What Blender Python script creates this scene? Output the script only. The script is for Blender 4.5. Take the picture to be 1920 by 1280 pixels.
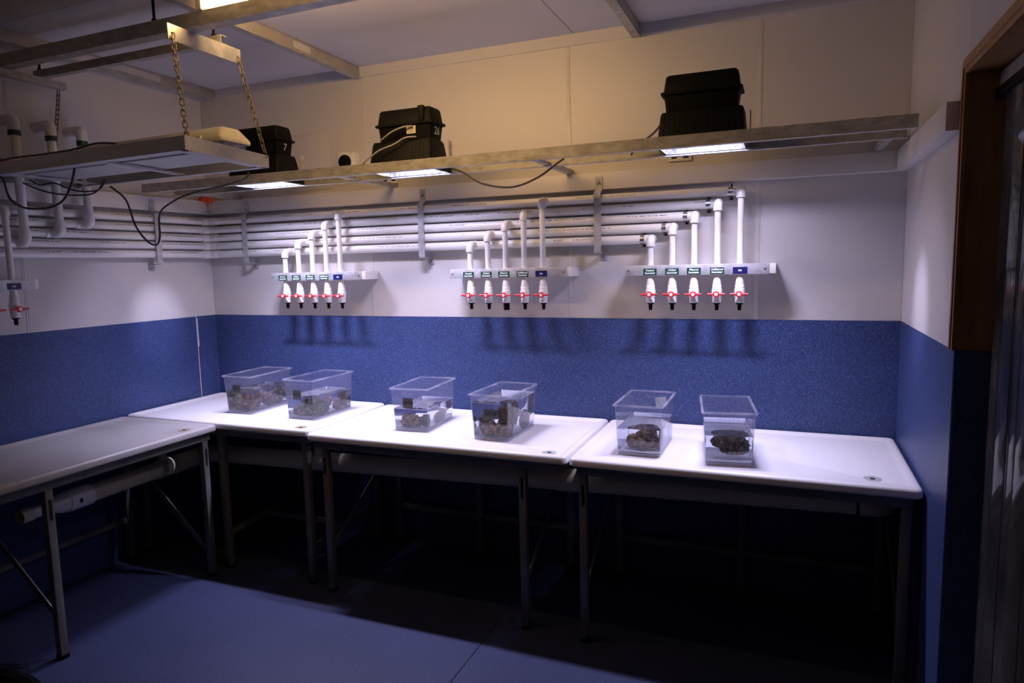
import bpy, bmesh, math, random
from mathutils import Vector, Matrix, noise

sc = bpy.context.scene
for o in list(bpy.data.objects):
    bpy.data.objects.remove(o, do_unlink=True)
random.seed(7)

# ------------------------------------------------------------------ camera
cam_data = bpy.data.cameras.new('camera')
cam = bpy.data.objects.new('camera', cam_data)
sc.collection.objects.link(cam)
cam_data.sensor_width = 36.0
cam_data.lens = 1266.4 / 1920 * 36.0
cam_data.clip_start = 0.05
RGT = Vector((0.92574663, 0.37747606, -0.02247228))
UPV = Vector((-0.02205826, 0.11323263, 0.99332362))
FWD = Vector((-0.37750049, 0.91907029, -0.11315119))
m = Matrix.Identity(4)
for i in range(3):
    m[i][0], m[i][1], m[i][2] = RGT[i], UPV[i], -FWD[i]
m.translation = Vector((3.843, -3.711, 1.785))
cam.matrix_world = m
sc.camera = cam

# ------------------------------------------------------------------ world, exposure
w = bpy.data.worlds.new('world')
sc.world = w
w.use_nodes = True
w.node_tree.nodes['Background'].inputs[0].default_value = (0.02, 0.02, 0.025, 1)
w.node_tree.nodes['Background'].inputs[1].default_value = 0.1
sc.view_settings.view_transform = 'Standard'
sc.view_settings.look = 'None'
sc.view_settings.exposure = 0.0
sc.view_settings.gamma = 1.0
sc.view_settings.use_curve_mapping = False
cy = sc.cycles
cy.use_denoising = True
cy.max_bounces = 14
cy.diffuse_bounces = 6
cy.transmission_bounces = 12
cy.transparent_max_bounces = 24
cy.sample_clamp_indirect = 12.0
cy.blur_glossy = 0.5

# light levels (the lamps themselves are built with their fittings)
FLOOD_W = 18.0           # the tube in each floodlight
FLOOD_COL = (0.72, 0.675, 1.0)
BEAM_W = 60.0             # side beam of the floodlight's end reflectors
WARM_E = 45.0              # emission of the fluorescent batten under the ceiling
WARM_COL = (1.0, 0.62, 0.25)

# ------------------------------------------------------------------ room size
W = 4.348; ZW = 1.473; ZC = 3.027; YN = -6.4

# ------------------------------------------------------------------ materials
MATS = {}
def nodes_of(name):
    mt = bpy.data.materials.new(name)
    mt.use_nodes = True
    nt = mt.node_tree
    return mt, nt, nt.nodes['Principled BSDF'], nt.nodes['Material Output']

def mat(name, col, rough=0.5, metal=0.0, var=0.06, scale=8.0, bump=0.0, bscale=60.0, spec=0.5, stretch=None, col2=None, thr=None):
    if name in MATS: return MATS[name]
    mt, nt, b, out = nodes_of(name)
    L = nt.links
    tc = nt.nodes.new('ShaderNodeTexCoord')
    mp = nt.nodes.new('ShaderNodeMapping')
    if stretch: mp.inputs['Scale'].default_value = stretch
    geo = nt.nodes.new('ShaderNodeNewGeometry')
    L.new(geo.outputs['Position'], mp.inputs['Vector'])
    nz = nt.nodes.new('ShaderNodeTexNoise')
    nz.inputs['Scale'].default_value = scale
    nz.inputs['Detail'].default_value = 5
    L.new(mp.outputs[0], nz.inputs['Vector'])
    rp = nt.nodes.new('ShaderNodeValToRGB')
    c = Vector(col)
    if col2 is None:
        a = c * (1 - var); d = c * (1 + var)
    else:
        a = c; d = Vector(col2)
    lo, hi = thr if thr else (0.3, 0.7)
    rp.color_ramp.elements[0].position = lo; rp.color_ramp.elements[0].color = (*a, 1)
    rp.color_ramp.elements[1].position = hi; rp.color_ramp.elements[1].color = (*[min(1, x) for x in d], 1)
    L.new(nz.outputs['Fac'], rp.inputs[0])
    L.new(rp.outputs[0], b.inputs['Base Color'])
    b.inputs['Roughness'].default_value = rough
    b.inputs['Metallic'].default_value = metal
    b.inputs['Specular IOR Level'].default_value = spec
    if bump > 0:
        n2 = nt.nodes.new('ShaderNodeTexNoise'); n2.inputs['Scale'].default_value = bscale; n2.inputs['Detail'].default_value = 3
        L.new(mp.outputs[0], n2.inputs['Vector'])
        bp = nt.nodes.new('ShaderNodeBump'); bp.inputs['Strength'].default_value = bump; bp.inputs['Distance'].default_value = 0.004
        L.new(n2.outputs['Fac'], bp.inputs['Height'])
        L.new(bp.outputs[0], b.inputs['Normal'])
    MATS[name] = mt
    return mt

def vinyl(name, base, speck, rough=0.45, amount=0.6):
    mt, nt, b, out = nodes_of(name)
    L = nt.links
    geo = nt.nodes.new('ShaderNodeNewGeometry')
    def nz(scale, detail=2):
        n = nt.nodes.new('ShaderNodeTexNoise'); n.inputs['Scale'].default_value = scale; n.inputs['Detail'].default_value = detail
        L.new(geo.outputs['Position'], n.inputs['Vector']); return n
    n1 = nz(170, 3); r1 = nt.nodes.new('ShaderNodeValToRGB')
    r1.color_ramp.elements[0].position = 0.38; r1.color_ramp.elements[0].color = (*[x * 0.66 for x in base], 1)
    r1.color_ramp.elements[1].position = 0.64; r1.color_ramp.elements[1].color = (*[x * 1.4 for x in base], 1)
    L.new(n1.outputs['Fac'], r1.inputs[0])
    v = nt.nodes.new('ShaderNodeTexVoronoi'); v.inputs['Scale'].default_value = 85
    L.new(geo.outputs['Position'], v.inputs['Vector'])
    r2 = nt.nodes.new('ShaderNodeValToRGB')
    r2.color_ramp.elements[0].position = 0.10; r2.color_ramp.elements[0].color = (1, 1, 1, 1)
    r2.color_ramp.elements[1].position = 0.24; r2.color_ramp.elements[1].color = (0, 0, 0, 1)
    L.new(v.outputs['Distance'], r2.inputs[0])
    sep = nt.nodes.new('ShaderNodeSeparateColor'); L.new(v.outputs['Color'], sep.inputs[0])
    gt = nt.nodes.new('ShaderNodeMath'); gt.operation = 'GREATER_THAN'; gt.inputs[1].default_value = 0.72
    L.new(sep.outputs[0], gt.inputs[0])
    mu = nt.nodes.new('ShaderNodeMath'); mu.operation = 'MULTIPLY'
    L.new(r2.outputs[0], mu.inputs[0]); L.new(gt.outputs[0], mu.inputs[1])
    mu2 = nt.nodes.new('ShaderNodeMath'); mu2.operation = 'MULTIPLY'; mu2.inputs[1].default_value = amount
    L.new(mu.outputs[0], mu2.inputs[0])
    mx = nt.nodes.new('ShaderNodeMixRGB'); L.new(mu2.outputs[0], mx.inputs[0]); L.new(r1.outputs[0], mx.inputs[1])
    mx.inputs[2].default_value = (*speck, 1)
    # wide faint scuffing
    n3 = nz(2.2, 4); mx2 = nt.nodes.new('ShaderNodeMixRGB'); mx2.blend_type = 'MULTIPLY'; mx2.inputs[0].default_value = 0.35
    r3 = nt.nodes.new('ShaderNodeValToRGB'); r3.color_ramp.elements[0].position = 0.3; r3.color_ramp.elements[0].color = (0.6, 0.6, 0.62, 1)
    r3.color_ramp.elements[1].position = 0.6; L.new(n3.outputs['Fac'], r3.inputs[0])
    L.new(mx.outputs[0], mx2.inputs[1]); L.new(r3.outputs[0], mx2.inputs[2])
    L.new(mx2.outputs[0], b.inputs['Base Color'])
    b.inputs['Roughness'].default_value = rough
    b.inputs['Specular IOR Level'].default_value = 0.35
    MATS[name] = mt
    return mt

def emit(name, col, strength):
    mt, nt, b, out = nodes_of(name)
    b.inputs['Base Color'].default_value = (*col, 1)
    b.inputs['Emission Color'].default_value = (*col, 1)
    b.inputs['Emission Strength'].default_value = strength
    MATS[name] = mt
    return mt

def clear_plastic(name, haze, tint=(0.97, 0.97, 1.0), grain=90):
    mt, nt, b, out = nodes_of(name)
    nt.nodes.remove(b); L = nt.links
    tr = nt.nodes.new('ShaderNodeBsdfTransparent'); tr.inputs[0].default_value = (*tint, 1)
    gl = nt.nodes.new('ShaderNodeBsdfGlossy'); gl.inputs['Roughness'].default_value = 0.06
    df = nt.nodes.new('ShaderNodeBsdfDiffuse'); df.inputs[0].default_value = (0.85, 0.85, 0.9, 1)
    tl = nt.nodes.new('ShaderNodeBsdfTranslucent'); tl.inputs[0].default_value = (0.85, 0.85, 0.9, 1)
    ad = nt.nodes.new('ShaderNodeMixShader'); ad.inputs[0].default_value = 0.5
    L.new(df.outputs[0], ad.inputs[1]); L.new(tl.outputs[0], ad.inputs[2])
    geo = nt.nodes.new('ShaderNodeNewGeometry')
    nz = nt.nodes.new('ShaderNodeTexNoise'); nz.inputs['Scale'].default_value = grain; nz.inputs['Detail'].default_value = 2
    L.new(geo.outputs['Position'], nz.inputs['Vector'])
    rp = nt.nodes.new('ShaderNodeMapRange'); rp.inputs[1].default_value = 0.35; rp.inputs[2].default_value = 0.75
    rp.inputs[3].default_value = haze * 0.5; rp.inputs[4].default_value = haze * 1.7
    L.new(nz.outputs['Fac'], rp.inputs[0])
    m1 = nt.nodes.new('ShaderNodeMixShader'); L.new(rp.outputs[0], m1.inputs[0])
    L.new(tr.outputs[0], m1.inputs[1]); L.new(ad.outputs[0], m1.inputs[2])
    lw = nt.nodes.new('ShaderNodeLayerWeight'); lw.inputs[0].default_value = 0.5
    pw = nt.nodes.new('ShaderNodeMath'); pw.operation = 'POWER'; pw.inputs[1].default_value = 4.0; L.new(lw.outputs['Facing'], pw.inputs[0])
    fr = nt.nodes.new('ShaderNodeMath'); fr.operation = 'MULTIPLY_ADD'; fr.inputs[1].default_value = 0.5; fr.inputs[2].default_value = 0.025; L.new(pw.outputs[0], fr.inputs[0])
    m2 = nt.nodes.new('ShaderNodeMixShader'); L.new(fr.outputs[0], m2.inputs[0])
    L.new(m1.outputs[0], m2.inputs[1]); L.new(gl.outputs[0], m2.inputs[2])
    L.new(m2.outputs[0], out.inputs[0])
    MATS[name] = mt
    return mt

def printed_pipe(name):
    mt = mat(name, (0.74, 0.73, 0.71), 0.35, var=0.05, scale=5)
    nt = mt.node_tree; L = nt.links
    b = nt.nodes['Principled BSDF']
    src = b.inputs['Base Color'].links[0].from_socket
    tc = nt.nodes.new('ShaderNodeTexCoord')
    sp = nt.nodes.new('ShaderNodeSeparateXYZ'); L.new(tc.outputs['Object'], sp.inputs[0])
    # thin printed line of small marks along the upper front of the pipe
    def rng(sock, a, c):
        g = nt.nodes.new('ShaderNodeMath'); g.operation = 'GREATER_THAN'; g.inputs[1].default_value = a; L.new(sock, g.inputs[0])
        l = nt.nodes.new('ShaderNodeMath'); l.operation = 'LESS_THAN'; l.inputs[1].default_value = c; L.new(sock, l.inputs[0])
        k = nt.nodes.new('ShaderNodeMath'); k.operation = 'MULTIPLY'; L.new(g.outputs[0], k.inputs[0]); L.new(l.outputs[0], k.inputs[1]); return k.outputs[0]
    band = rng(sp.outputs['Z'], 0.031, 0.0345)
    nz = nt.nodes.new('ShaderNodeTexNoise'); nz.noise_dimensions = '1D'; nz.inputs['Scale'].default_value = 75; nz.inputs['Detail'].default_value = 3
    xy = nt.nodes.new('ShaderNodeMath'); xy.operation = 'ADD'; L.new(sp.outputs['X'], xy.inputs[0]); L.new(sp.outputs['Y'], xy.inputs[1])
    L.new(xy.outputs[0], nz.inputs['W'])
    n2 = nt.nodes.new('ShaderNodeTexNoise'); n2.noise_dimensions = '1D'; n2.inputs['Scale'].default_value = 2.3
    oi = nt.nodes.new('ShaderNodeObjectInfo')
    sh = nt.nodes.new('ShaderNodeMath'); sh.operation = 'MULTIPLY_ADD'; sh.inputs[1].default_value = 40.0; L.new(oi.outputs['Random'], sh.inputs[0]); L.new(xy.outputs[0], sh.inputs[2])
    L.new(sh.outputs[0], n2.inputs['W'])
    a = rng(nz.outputs['Fac'], 0.47, 2); c = rng(n2.outputs['Fac'], 0.51, 2)
    k = nt.nodes.new('ShaderNodeMath'); k.operation = 'MULTIPLY'; L.new(a, k.inputs[0]); L.new(c, k.inputs[1])
    k2 = nt.nodes.new('ShaderNodeMath'); k2.operation = 'MULTIPLY'; L.new(k.outputs[0], k2.inputs[0]); L.new(band, k2.inputs[1])
    mx = nt.nodes.new('ShaderNodeMixRGB'); L.new(k2.outputs[0], mx.inputs[0]); L.new(src, mx.inputs[1]); mx.inputs[2].default_value = (0.08, 0.07, 0.07, 1)
    L.new(mx.outputs[0], b.inputs['Base Color'])
    return mt

M_WALL = mat('painted_wall_panel', (0.56, 0.54, 0.53), 0.42, var=0.035, scale=1.6)
M_CEIL = mat('painted_ceiling_panel', (0.52, 0.51, 0.53), 0.5, var=0.05, scale=1.2)
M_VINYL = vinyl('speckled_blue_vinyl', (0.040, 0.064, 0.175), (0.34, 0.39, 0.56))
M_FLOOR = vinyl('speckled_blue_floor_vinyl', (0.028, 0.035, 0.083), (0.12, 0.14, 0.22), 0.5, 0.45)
M_RAIL = mat('painted_timber', (0.63, 0.61, 0.59), 0.45, var=0.05, scale=4)
M_STRIP = mat('joint_strip', (0.58, 0.56, 0.55), 0.42)
M_PVC = mat('white_pvc', (0.76, 0.74, 0.71), 0.3, var=0.04, scale=6)
M_PVCP = printed_pipe('white_pvc_printed')
M_DRAINP = mat('beige_drain_pvc', (0.62, 0.55, 0.40), 0.35, var=0.06, scale=4)
M_GALV = mat('galvanised_steel', (0.46, 0.46, 0.48), 0.42, 0.35, var=0.22, scale=26, bump=0.05)
M_GALVD = mat('dull_galvanised_steel', (0.42, 0.41, 0.38), 0.48, 0.4, var=0.25, scale=18, bump=0.05, stretch=(1, 1, 2))
M_ALU = mat('aluminium', (0.42, 0.42, 0.43), 0.38, 0.4, var=0.10, scale=14, stretch=(0.4, 3, 3))
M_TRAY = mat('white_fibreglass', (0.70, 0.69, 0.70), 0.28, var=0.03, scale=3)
M_TRAYD = mat('worn_dimmed_fibreglass', (0.36, 0.345, 0.34), 0.4, col2=(0.28, 0.26, 0.25), scale=3.0, thr=(0.52, 0.74))  # wear mottling, with the whole tone darkened to imitate the table's weaker light
M_LEG = mat('grey_painted_steel', (0.15, 0.145, 0.14), 0.5, 0.2, var=0.18, scale=9)
M_BLACK = mat('black_plastic', (0.004, 0.004, 0.004), 0.55, var=0.3, scale=20, spec=0.09)
M_BLACKM = mat('black_cast_metal', (0.005, 0.005, 0.0045), 0.5, var=0.35, scale=12, bump=0.15, spec=0.12)
M_RED = mat('red_plastic', (0.62, 0.02, 0.025), 0.35)
M_WCAP = mat('white_plastic_cap', (0.82, 0.80, 0.80), 0.35)
M_GREEN = mat('green_sign', (0.004, 0.055, 0.028), 0.4)
M_BLUE = mat('blue_sign', (0.007, 0.010, 0.09), 0.4)
M_INK = mat('white_lettering', (0.75, 0.78, 0.78), 0.5)
M_PEN = mat('black_pen', (0.006, 0.006, 0.007), 0.6)
M_CHALK = mat('white_paint_pen', (0.55, 0.55, 0.52), 0.7)
M_CREAM = mat('cream_plastic', (0.60, 0.56, 0.42), 0.4, var=0.06, scale=10)
M_CABLE = mat('dark_cable', (0.035, 0.035, 0.04), 0.45)
M_GCABLE = mat('grey_cable', (0.30, 0.29, 0.27), 0.5)
M_CHAIN = mat('tarnished_chain', (0.17, 0.13, 0.08), 0.5, 0.6, var=0.3, scale=60)
M_STAIN = mat('stainless_steel', (0.45, 0.44, 0.43), 0.3, 0.9, var=0.2, scale=90)
M_WOOD = mat('varnished_timber', (0.30, 0.15, 0.055), 0.4, var=0.22, scale=14, stretch=(3, 3, 0.4))
M_GREY = mat('grey_enclosure', (0.78, 0.77, 0.74), 0.45)
M_TAPE = mat('grey_tape', (0.075, 0.075, 0.082), 0.6, var=0.1, scale=40)
M_TAPEW = mat('pale_tape', (0.48, 0.50, 0.54), 0.6, var=0.1, scale=40)
M_ORANGE = mat('orange_plastic', (0.75, 0.10, 0.02), 0.45, var=0.25, scale=50)
M_DARK = mat('dark_hole', (0.008, 0.008, 0.008), 0.8)
M_RUST = mat('rusty_drain', (0.30, 0.22, 0.15), 0.55, 0.3, var=0.4, scale=60)
M_CHROME = mat('dull_chrome', (0.50, 0.51, 0.53), 0.4, 0.3, var=0.2, scale=60)
M_REFL = mat('hammered_reflector', (0.40, 0.41, 0.45), 0.5, 0.6, var=0.5, scale=55, bump=0.6, bscale=45)
M_STICK = mat('paper_sticker', (0.55, 0.50, 0.38), 0.6, var=0.15, scale=60)
M_TUBE = emit('lamp_tube_glow', (0.86, 0.87, 1.0), 16.0)
M_WARM = emit('fluorescent_diffuser', WARM_COL, WARM_E)
M_TUB = clear_plastic('clear_plastic', 0.042, grain=60)
M_RIM = clear_plastic('clear_plastic_edge', 0.15, grain=12)
M_TFLOOR = clear_plastic('brightened_plastic_base', 0.62, grain=2)  # milky haze put in to imitate light coming through the clear base
M_DIFF = clear_plastic('ribbed_clear_diffuser', 0.25, (0.75, 0.77, 0.85))
M_CURT = clear_plastic('pvc_strip', 0.12, (0.45, 0.42, 0.38), 4)

def water_mat():
    mt, nt, b, out = nodes_of('water')
    nt.nodes.remove(b)
    g = nt.nodes.new('ShaderNodeBsdfGlass'); g.inputs['IOR'].default_value = 1.333; g.inputs['Roughness'].default_value = 0.0
    g.inputs['Color'].default_value = (0.94, 0.96, 0.98, 1)
    nt.links.new(g.outputs[0], out.inputs[0])
    return mt
M_WATER = water_mat()

# ------------------------------------------------------------------ mesh helpers
C = sc.collection
WM = {}
def new_bm(): return bmesh.new()

def ringstack(bm, rings, cap0=True, cap1=True, nseg=3, xf=None):
    """rings: (x0,x1,y0,y1,corner_radius,z) stacked rounded rectangles"""
    prev = None; loops = []
    for (x0, x1, y0, y1, r, z) in rings:
        vs = []
        for cx, cyy, a0 in ((x1 - r, y1 - r, 0), (x0 + r, y1 - r, 90), (x0 + r, y0 + r, 180), (x1 - r, y0 + r, 270)):
            for k in range(nseg + 1):
                a = math.radians(a0 + 90 * k / nseg)
                p = Vector((cx + r * math.cos(a), cyy + r * math.sin(a), z))
                if xf: p = xf @ p
                vs.append(bm.verts.new(p))
        loops.append(vs)
    for a, b2 in zip(loops, loops[1:]):
        n = len(a)
        for i in range(n):
            bm.faces.new((a[i], a[(i + 1) % n], b2[(i + 1) % n], b2[i]))
    if cap0: bm.faces.new(list(reversed(loops[0])))
    if cap1: bm.faces.new(loops[-1])
    return bm

def box(bm, x0, x1, y0, y1, z0, z1, bev=0.0, xf=None):
    if x0 > x1: x0, x1 = x1, x0
    if y0 > y1: y0, y1 = y1, y0
    if z0 > z1: z0, z1 = z1, z0
    vs = [Vector((x, y, z)) for z in (z0, z1) for y in (y0, y1) for x in (x0, x1)]
    v = [bm.verts.new(p) for p in vs]
    fs = [bm.faces.new([v[i] for i in q]) for q in ((0, 2, 3, 1), (4, 5, 7, 6), (0, 1, 5, 4), (2, 6, 7, 3), (0, 4, 6, 2), (1, 3, 7, 5))]
    newv = v
    if bev > 0:
        es = list({e for f in fs for e in f.edges})
        r = bmesh.ops.bevel(bm, geom=es, offset=bev, segments=2, affect='EDGES', profile=0.5)
        newv = list({vv for f in r['faces'] for vv in f.verts} | {vv for vv in v if vv.is_valid})
    if xf:
        for vv in newv: vv.co = xf @ vv.co
    return bm

def frame_for(d):
    d = d.normalized()
    a = Vector((0, 0, 1)) if abs(d.z) < 0.9 else Vector((1, 0, 0))
    u = d.cross(a).normalized(); v = d.cross(u).normalized()
    return u, v

def lathe(bm, p0, axis, prof, n=16, caps=True):
    """prof: list of (distance along axis, radius)"""
    p0 = Vector(p0); axis = Vector(axis).normalized(); u, v = frame_for(axis)
    loops = []
    for t, r in prof:
        loops.append([bm.verts.new(p0 + axis * t + (u * math.cos(2 * math.pi * k / n) + v * math.sin(2 * math.pi * k / n)) * r) for k in range(n)])
    for a, b2 in zip(loops, loops[1:]):
        for i in range(n):
            bm.faces.new((a[i], b2[i], b2[(i + 1) % n], a[(i + 1) % n]))
    if caps:
        bm.faces.new(loops[0]); bm.faces.new(list(reversed(loops[-1])))
    return bm

def cyl(bm, p0, p1, r, r1=None, n=16):
    p0 = Vector(p0); p1 = Vector(p1); d = p1 - p0
    return lathe(bm, p0, d, [(0, r), (d.length, r if r1 is None else r1)], n)

def smooth_path(pts, k=6):
    P = [Vector(p) for p in pts]; out = []
    for i in range(len(P) - 1):
        a = P[max(i - 1, 0)]; b2 = P[i]; c = P[i + 1]; d = P[min(i + 2, len(P) - 1)]
        for j in range(k):
            t = j / k
            out.append(0.5 * ((2 * b2) + (c - a) * t + (2 * a - 5 * b2 + 4 * c - d) * t * t + (3 * b2 - a - 3 * c + d) * t ** 3))
    out.append(P[-1]); return out

def tube(bm, pts, r, n=8, closed=False):
    P = [Vector(p) for p in pts]; N = len(P); loops = []
    u = None
    for i in range(N):
        if closed: t = P[(i + 1) % N] - P[i - 1]
        else: t = P[min(i + 1, N - 1)] - P[max(i - 1, 0)]
        t.normalize()
        if u is None: u, v = frame_for(t)
        else:
            u = (u - t * u.dot(t)).normalized(); v = t.cross(u)
        rr = r[i] if isinstance(r, (list, tuple)) else r
        loops.append([bm.verts.new(P[i] + (u * math.cos(2 * math.pi * k / n) + v * math.sin(2 * math.pi * k / n)) * rr) for k in range(n)])
    pairs = list(zip(loops, loops[1:])) + ([(loops[-1], loops[0])] if closed else [])
    for a, b2 in pairs:
        for i in range(n):
            bm.faces.new((a[i], a[(i + 1) % n], b2[(i + 1) % n], b2[i]))
    if not closed:
        bm.faces.new(list(reversed(loops[0]))); bm.faces.new(loops[-1])
    return bm

def bar(bm, p0, p1, wd, ht):
    """rectangular bar between two points; wd across horizontally, ht in the remaining direction"""
    p0 = Vector(p0); p1 = Vector(p1); d = (p1 - p0).normalized()
    if abs(d.z) > 0.95: u = Vector((1, 0, 0)); v = Vector((0, 1, 0))
    else:
        u = d.cross(Vector((0, 0, 1))).normalized(); v = u.cross(d).normalized()
    vs = []
    for p in (p0, p1):
        for a, b2 in ((-1, -1), (1, -1), (1, 1), (-1, 1)):
            vs.append(bm.verts.new(p + u * a * wd / 2 + v * b2 * ht / 2))
    for q in ((0, 1, 2, 3), (7, 6, 5, 4), (0, 4, 5, 1), (1, 5, 6, 2), (2, 6, 7, 3), (3, 7, 4, 0)):
        bm.faces.new([vs[i] for i in q])
    return bm

def extrude_profile(bm, prof, axis, a0, a1):
    """prof: closed list of 2D points in the other two axes; extruded along axis from a0 to a1"""
    def P(a, q):
        if axis == 'x': return Vector((a, q[0], q[1]))
        if axis == 'y': return Vector((q[0], a, q[1]))
        return Vector((q[0], q[1], a))
    A = [bm.verts.new(P(a0, q)) for q in prof]; B = [bm.verts.new(P(a1, q)) for q in prof]
    n = len(prof)
    for i in range(n): bm.faces.new((A[i], A[(i + 1) % n], B[(i + 1) % n], B[i]))
    bm.faces.new(list(reversed(A))); bm.faces.new(B)
    return bm

def strip_profile(pts, t):
    """thin bent strip: offset an open 2D polyline by t to a closed outline"""
    P = [Vector(p) for p in pts]; off = []
    for i, p in enumerate(P):
        a = P[max(i - 1, 0)]; b2 = P[min(i + 1, len(P) - 1)]
        d = (b2 - a).normalized(); off.append(p + Vector((-d.y, d.x)) * t)
    return [tuple(p) for p in P] + [tuple(p) for p in reversed(off)]

def obj(name, bm, mt, parent=None, smooth=True, label=None, sharp=True):
    bmesh.ops.remove_doubles(bm, verts=bm.verts, dist=1e-6)
    bmesh.ops.recalc_face_normals(bm, faces=bm.faces)
    c = [[min(v.co[i] for v in bm.verts), max(v.co[i] for v in bm.verts)] for i in range(3)]
    ctr = Vector(((c[0][0] + c[0][1]) / 2, (c[1][0] + c[1][1]) / 2, c[2][0]))
    for v in bm.verts: v.co -= ctr
    me = bpy.data.meshes.new(name)
    bm.to_mesh(me); bm.free()
    me.materials.append(mt)
    if smooth:
        me.polygons.foreach_set('use_smooth', [True] * len(me.polygons))
        if sharp: me.set_sharp_from_angle(angle=math.radians(38))
    o = bpy.data.objects.new(name, me); C.objects.link(o)
    place(o, ctr, parent)
    if label: o['label'] = label
    return o

def place(o, loc, parent=None):
    o.location = loc
    WM[o] = Matrix.Translation(loc)
    if parent is not None:
        o.parent = parent; o.matrix_parent_inverse = WM[parent].inverted()

def tag(o, label, cat, group=None, kind=None):
    o['label'] = label; o['category'] = cat
    if group: o['group'] = group
    if kind: o['kind'] = kind
    return o

def thing(name, loc, label, cat, group=None):
    o = bpy.data.objects.new(name, None); C.objects.link(o)
    o.empty_display_size = 0.05
    o.location = loc; WM[o] = Matrix.Translation(Vector(loc))
    return tag(o, label, cat, group)

def structure(o, label=None):
    o['kind'] = 'structure'
    if label: o['label'] = label
    return o

def B(*a, bev=0.0, xf=None):
    return box(new_bm(), *a, bev=bev, xf=xf)

def text_mesh(txt, size, to_world, mt, parent, name='lettering', offset=0.0, spacing=1.0):
    """flat lettering, x to the right and y up in its own plane, centred; to_world is a 4x4"""
    cu = bpy.data.curves.new('txt', 'FONT'); cu.body = txt; cu.size = size; cu.align_x = 'CENTER'; cu.align_y = 'CENTER'
    cu.offset = offset; cu.space_line = spacing; cu.resolution_u = 2
    t = bpy.data.objects.new('txt', cu); C.objects.link(t)
    dg = bpy.context.evaluated_depsgraph_get(); dg.update()
    me = bpy.data.meshes.new_from_object(t.evaluated_get(dg))
    bpy.data.objects.remove(t, do_unlink=True); bpy.data.curves.remove(cu)
    bm = new_bm(); bm.from_mesh(me); bpy.data.meshes.remove(me)
    for v in bm.verts: v.co = to_world @ v.co
    return obj(name, bm, mt, parent, smooth=False)

def plane_xf(origin, right, up):
    r = Vector(right).normalized(); u = Vector(up).normalized(); n = r.cross(u)
    mm = Matrix.Identity(4)
    for i in range(3): mm[i][0], mm[i][1], mm[i][2] = r[i], u[i], n[i]
    mm.translation = Vector(origin); return mm

# ================================================================== THE SETTING
T = 0.10
# floor: sub-floor with three sheets of vinyl, seams left open by a few millimetres
fl = structure(obj('floor', B(-T, W + 1.4, YN - T, T, -0.08, -0.004), M_DARK))
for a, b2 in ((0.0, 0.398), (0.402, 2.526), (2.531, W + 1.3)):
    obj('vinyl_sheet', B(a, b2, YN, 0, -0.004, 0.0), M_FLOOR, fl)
# ceiling
ce = structure(obj('ceiling', B(-T, W + T, YN - T, T, ZC + 0.012, ZC + 0.1), M_CEIL))
for x0, x1, y0, y1 in ((0, 1.333, -1.418, 0), (0, 1.333, YN, -1.422), (1.337, 2.726, YN, 0), (2.730, 3.07, YN, 0), (3.07, W, YN, 0)):
    obj('ceiling_panel', B(x0, x1, y0, y1, ZC, ZC + 0.012), M_CEIL, ce)


# back wall
wb = structure(obj('wall_back', B(-T, W + T, 0.006, T, -0.08, ZC + 0.1), M_WALL))
xs = [0.0, 1.357, 2.690, 3.688, W]
for a, b2 in zip(xs, xs[1:]):
    obj('wall_panel', B(a + 0.001, b2 - 0.001, 0.0, 0.006, ZW, ZC), M_WALL, wb)
for x in xs[1:-1]:
    obj('joint_strip', B(x - 0.011, x + 0.011, -0.0022, 0.0, ZW + 0.002, ZC - 0.064, bev=0.0008), M_STRIP, wb)
obj('vinyl_sheet', B(0.0, W, -0.002, 0.006, 0, ZW), M_VINYL, wb)
# left wall
wl = structure(obj('wall_left', B(-T, -0.006, YN - T, T, -0.08, ZC + 0.1), M_WALL))
ys = [0.0, -1.300, -2.60, -3.9, YN]
for a, b2 in zip(ys, ys[1:]):
    obj('wall_panel', B(-0.006, 0.0, b2 + 0.001, a - 0.001, ZW, ZC), M_WALL, wl)
obj('joint_strip', B(0.0, 0.002, -1.311, -1.302, ZW + 0.002, ZC - 0.08), M_STRIP, wl)
obj('vinyl_sheet', B(-0.006, 0.002, YN, -0.18, 0, ZW), M_VINYL, wl)
obj('vinyl_sheet', B(-0.006, 0.002, -0.166, 0, 0, ZW), M_VINYL, wl)
obj('vinyl_weld_strip', B(-0.006, 0.003, -0.18, -0.166, 1.26, ZW - 0.012), M_TAPEW, wl, label='pale strip sealing the vinyl seam')
# right wall with the doorway
DY0, DY1, DZ = -1.160, -2.20, 2.345
wr = structure(obj('wall_right', box(box(B(W + 0.006, W + T, DY0 + 0.012, T, -0.08, ZC + 0.1), W + 0.006, W + T, YN - T, DY1 - 0.012, -0.08, ZC + 0.1), W + 0.006, W + T, DY1 - 0.012, DY0 + 0.012, DZ + 0.012, ZC + 0.1), M_WALL))
obj('wall_panel', B(W, W + 0.006, -1.149, 0, ZW, ZC), M_WALL, wr)
obj('wall_panel', B(W, W + 0.006, DY1, -1.151, DZ + 0.02, ZC), M_WALL, wr)
obj('wall_panel', B(W, W + 0.006, YN, DY1 - 0.001, ZW, ZC), M_WALL, wr)
obj('vinyl_sheet', B(W - 0.002, W + 0.006, DY0, 0, 0, ZW), M_VINYL, wr)
obj('vinyl_sheet', B(W - 0.002, W + 0.006, YN, DY1, 0, ZW), M_VINYL, wr)
# wall behind the camera, wall of the passage outside the door
wn = structure(obj('wall_near', B(-T, W + T, YN - T, YN, -0.08, ZC + 0.1), M_WALL))
obj('vinyl_sheet', B(0, W, YN, YN + 0.003, 0, ZW), M_VINYL, wn)
wo = structure(obj('wall_passage', B(W + 1.3, W + 1.4, YN - T, T, -0.08, ZC + 0.1), M_WALL))

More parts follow.
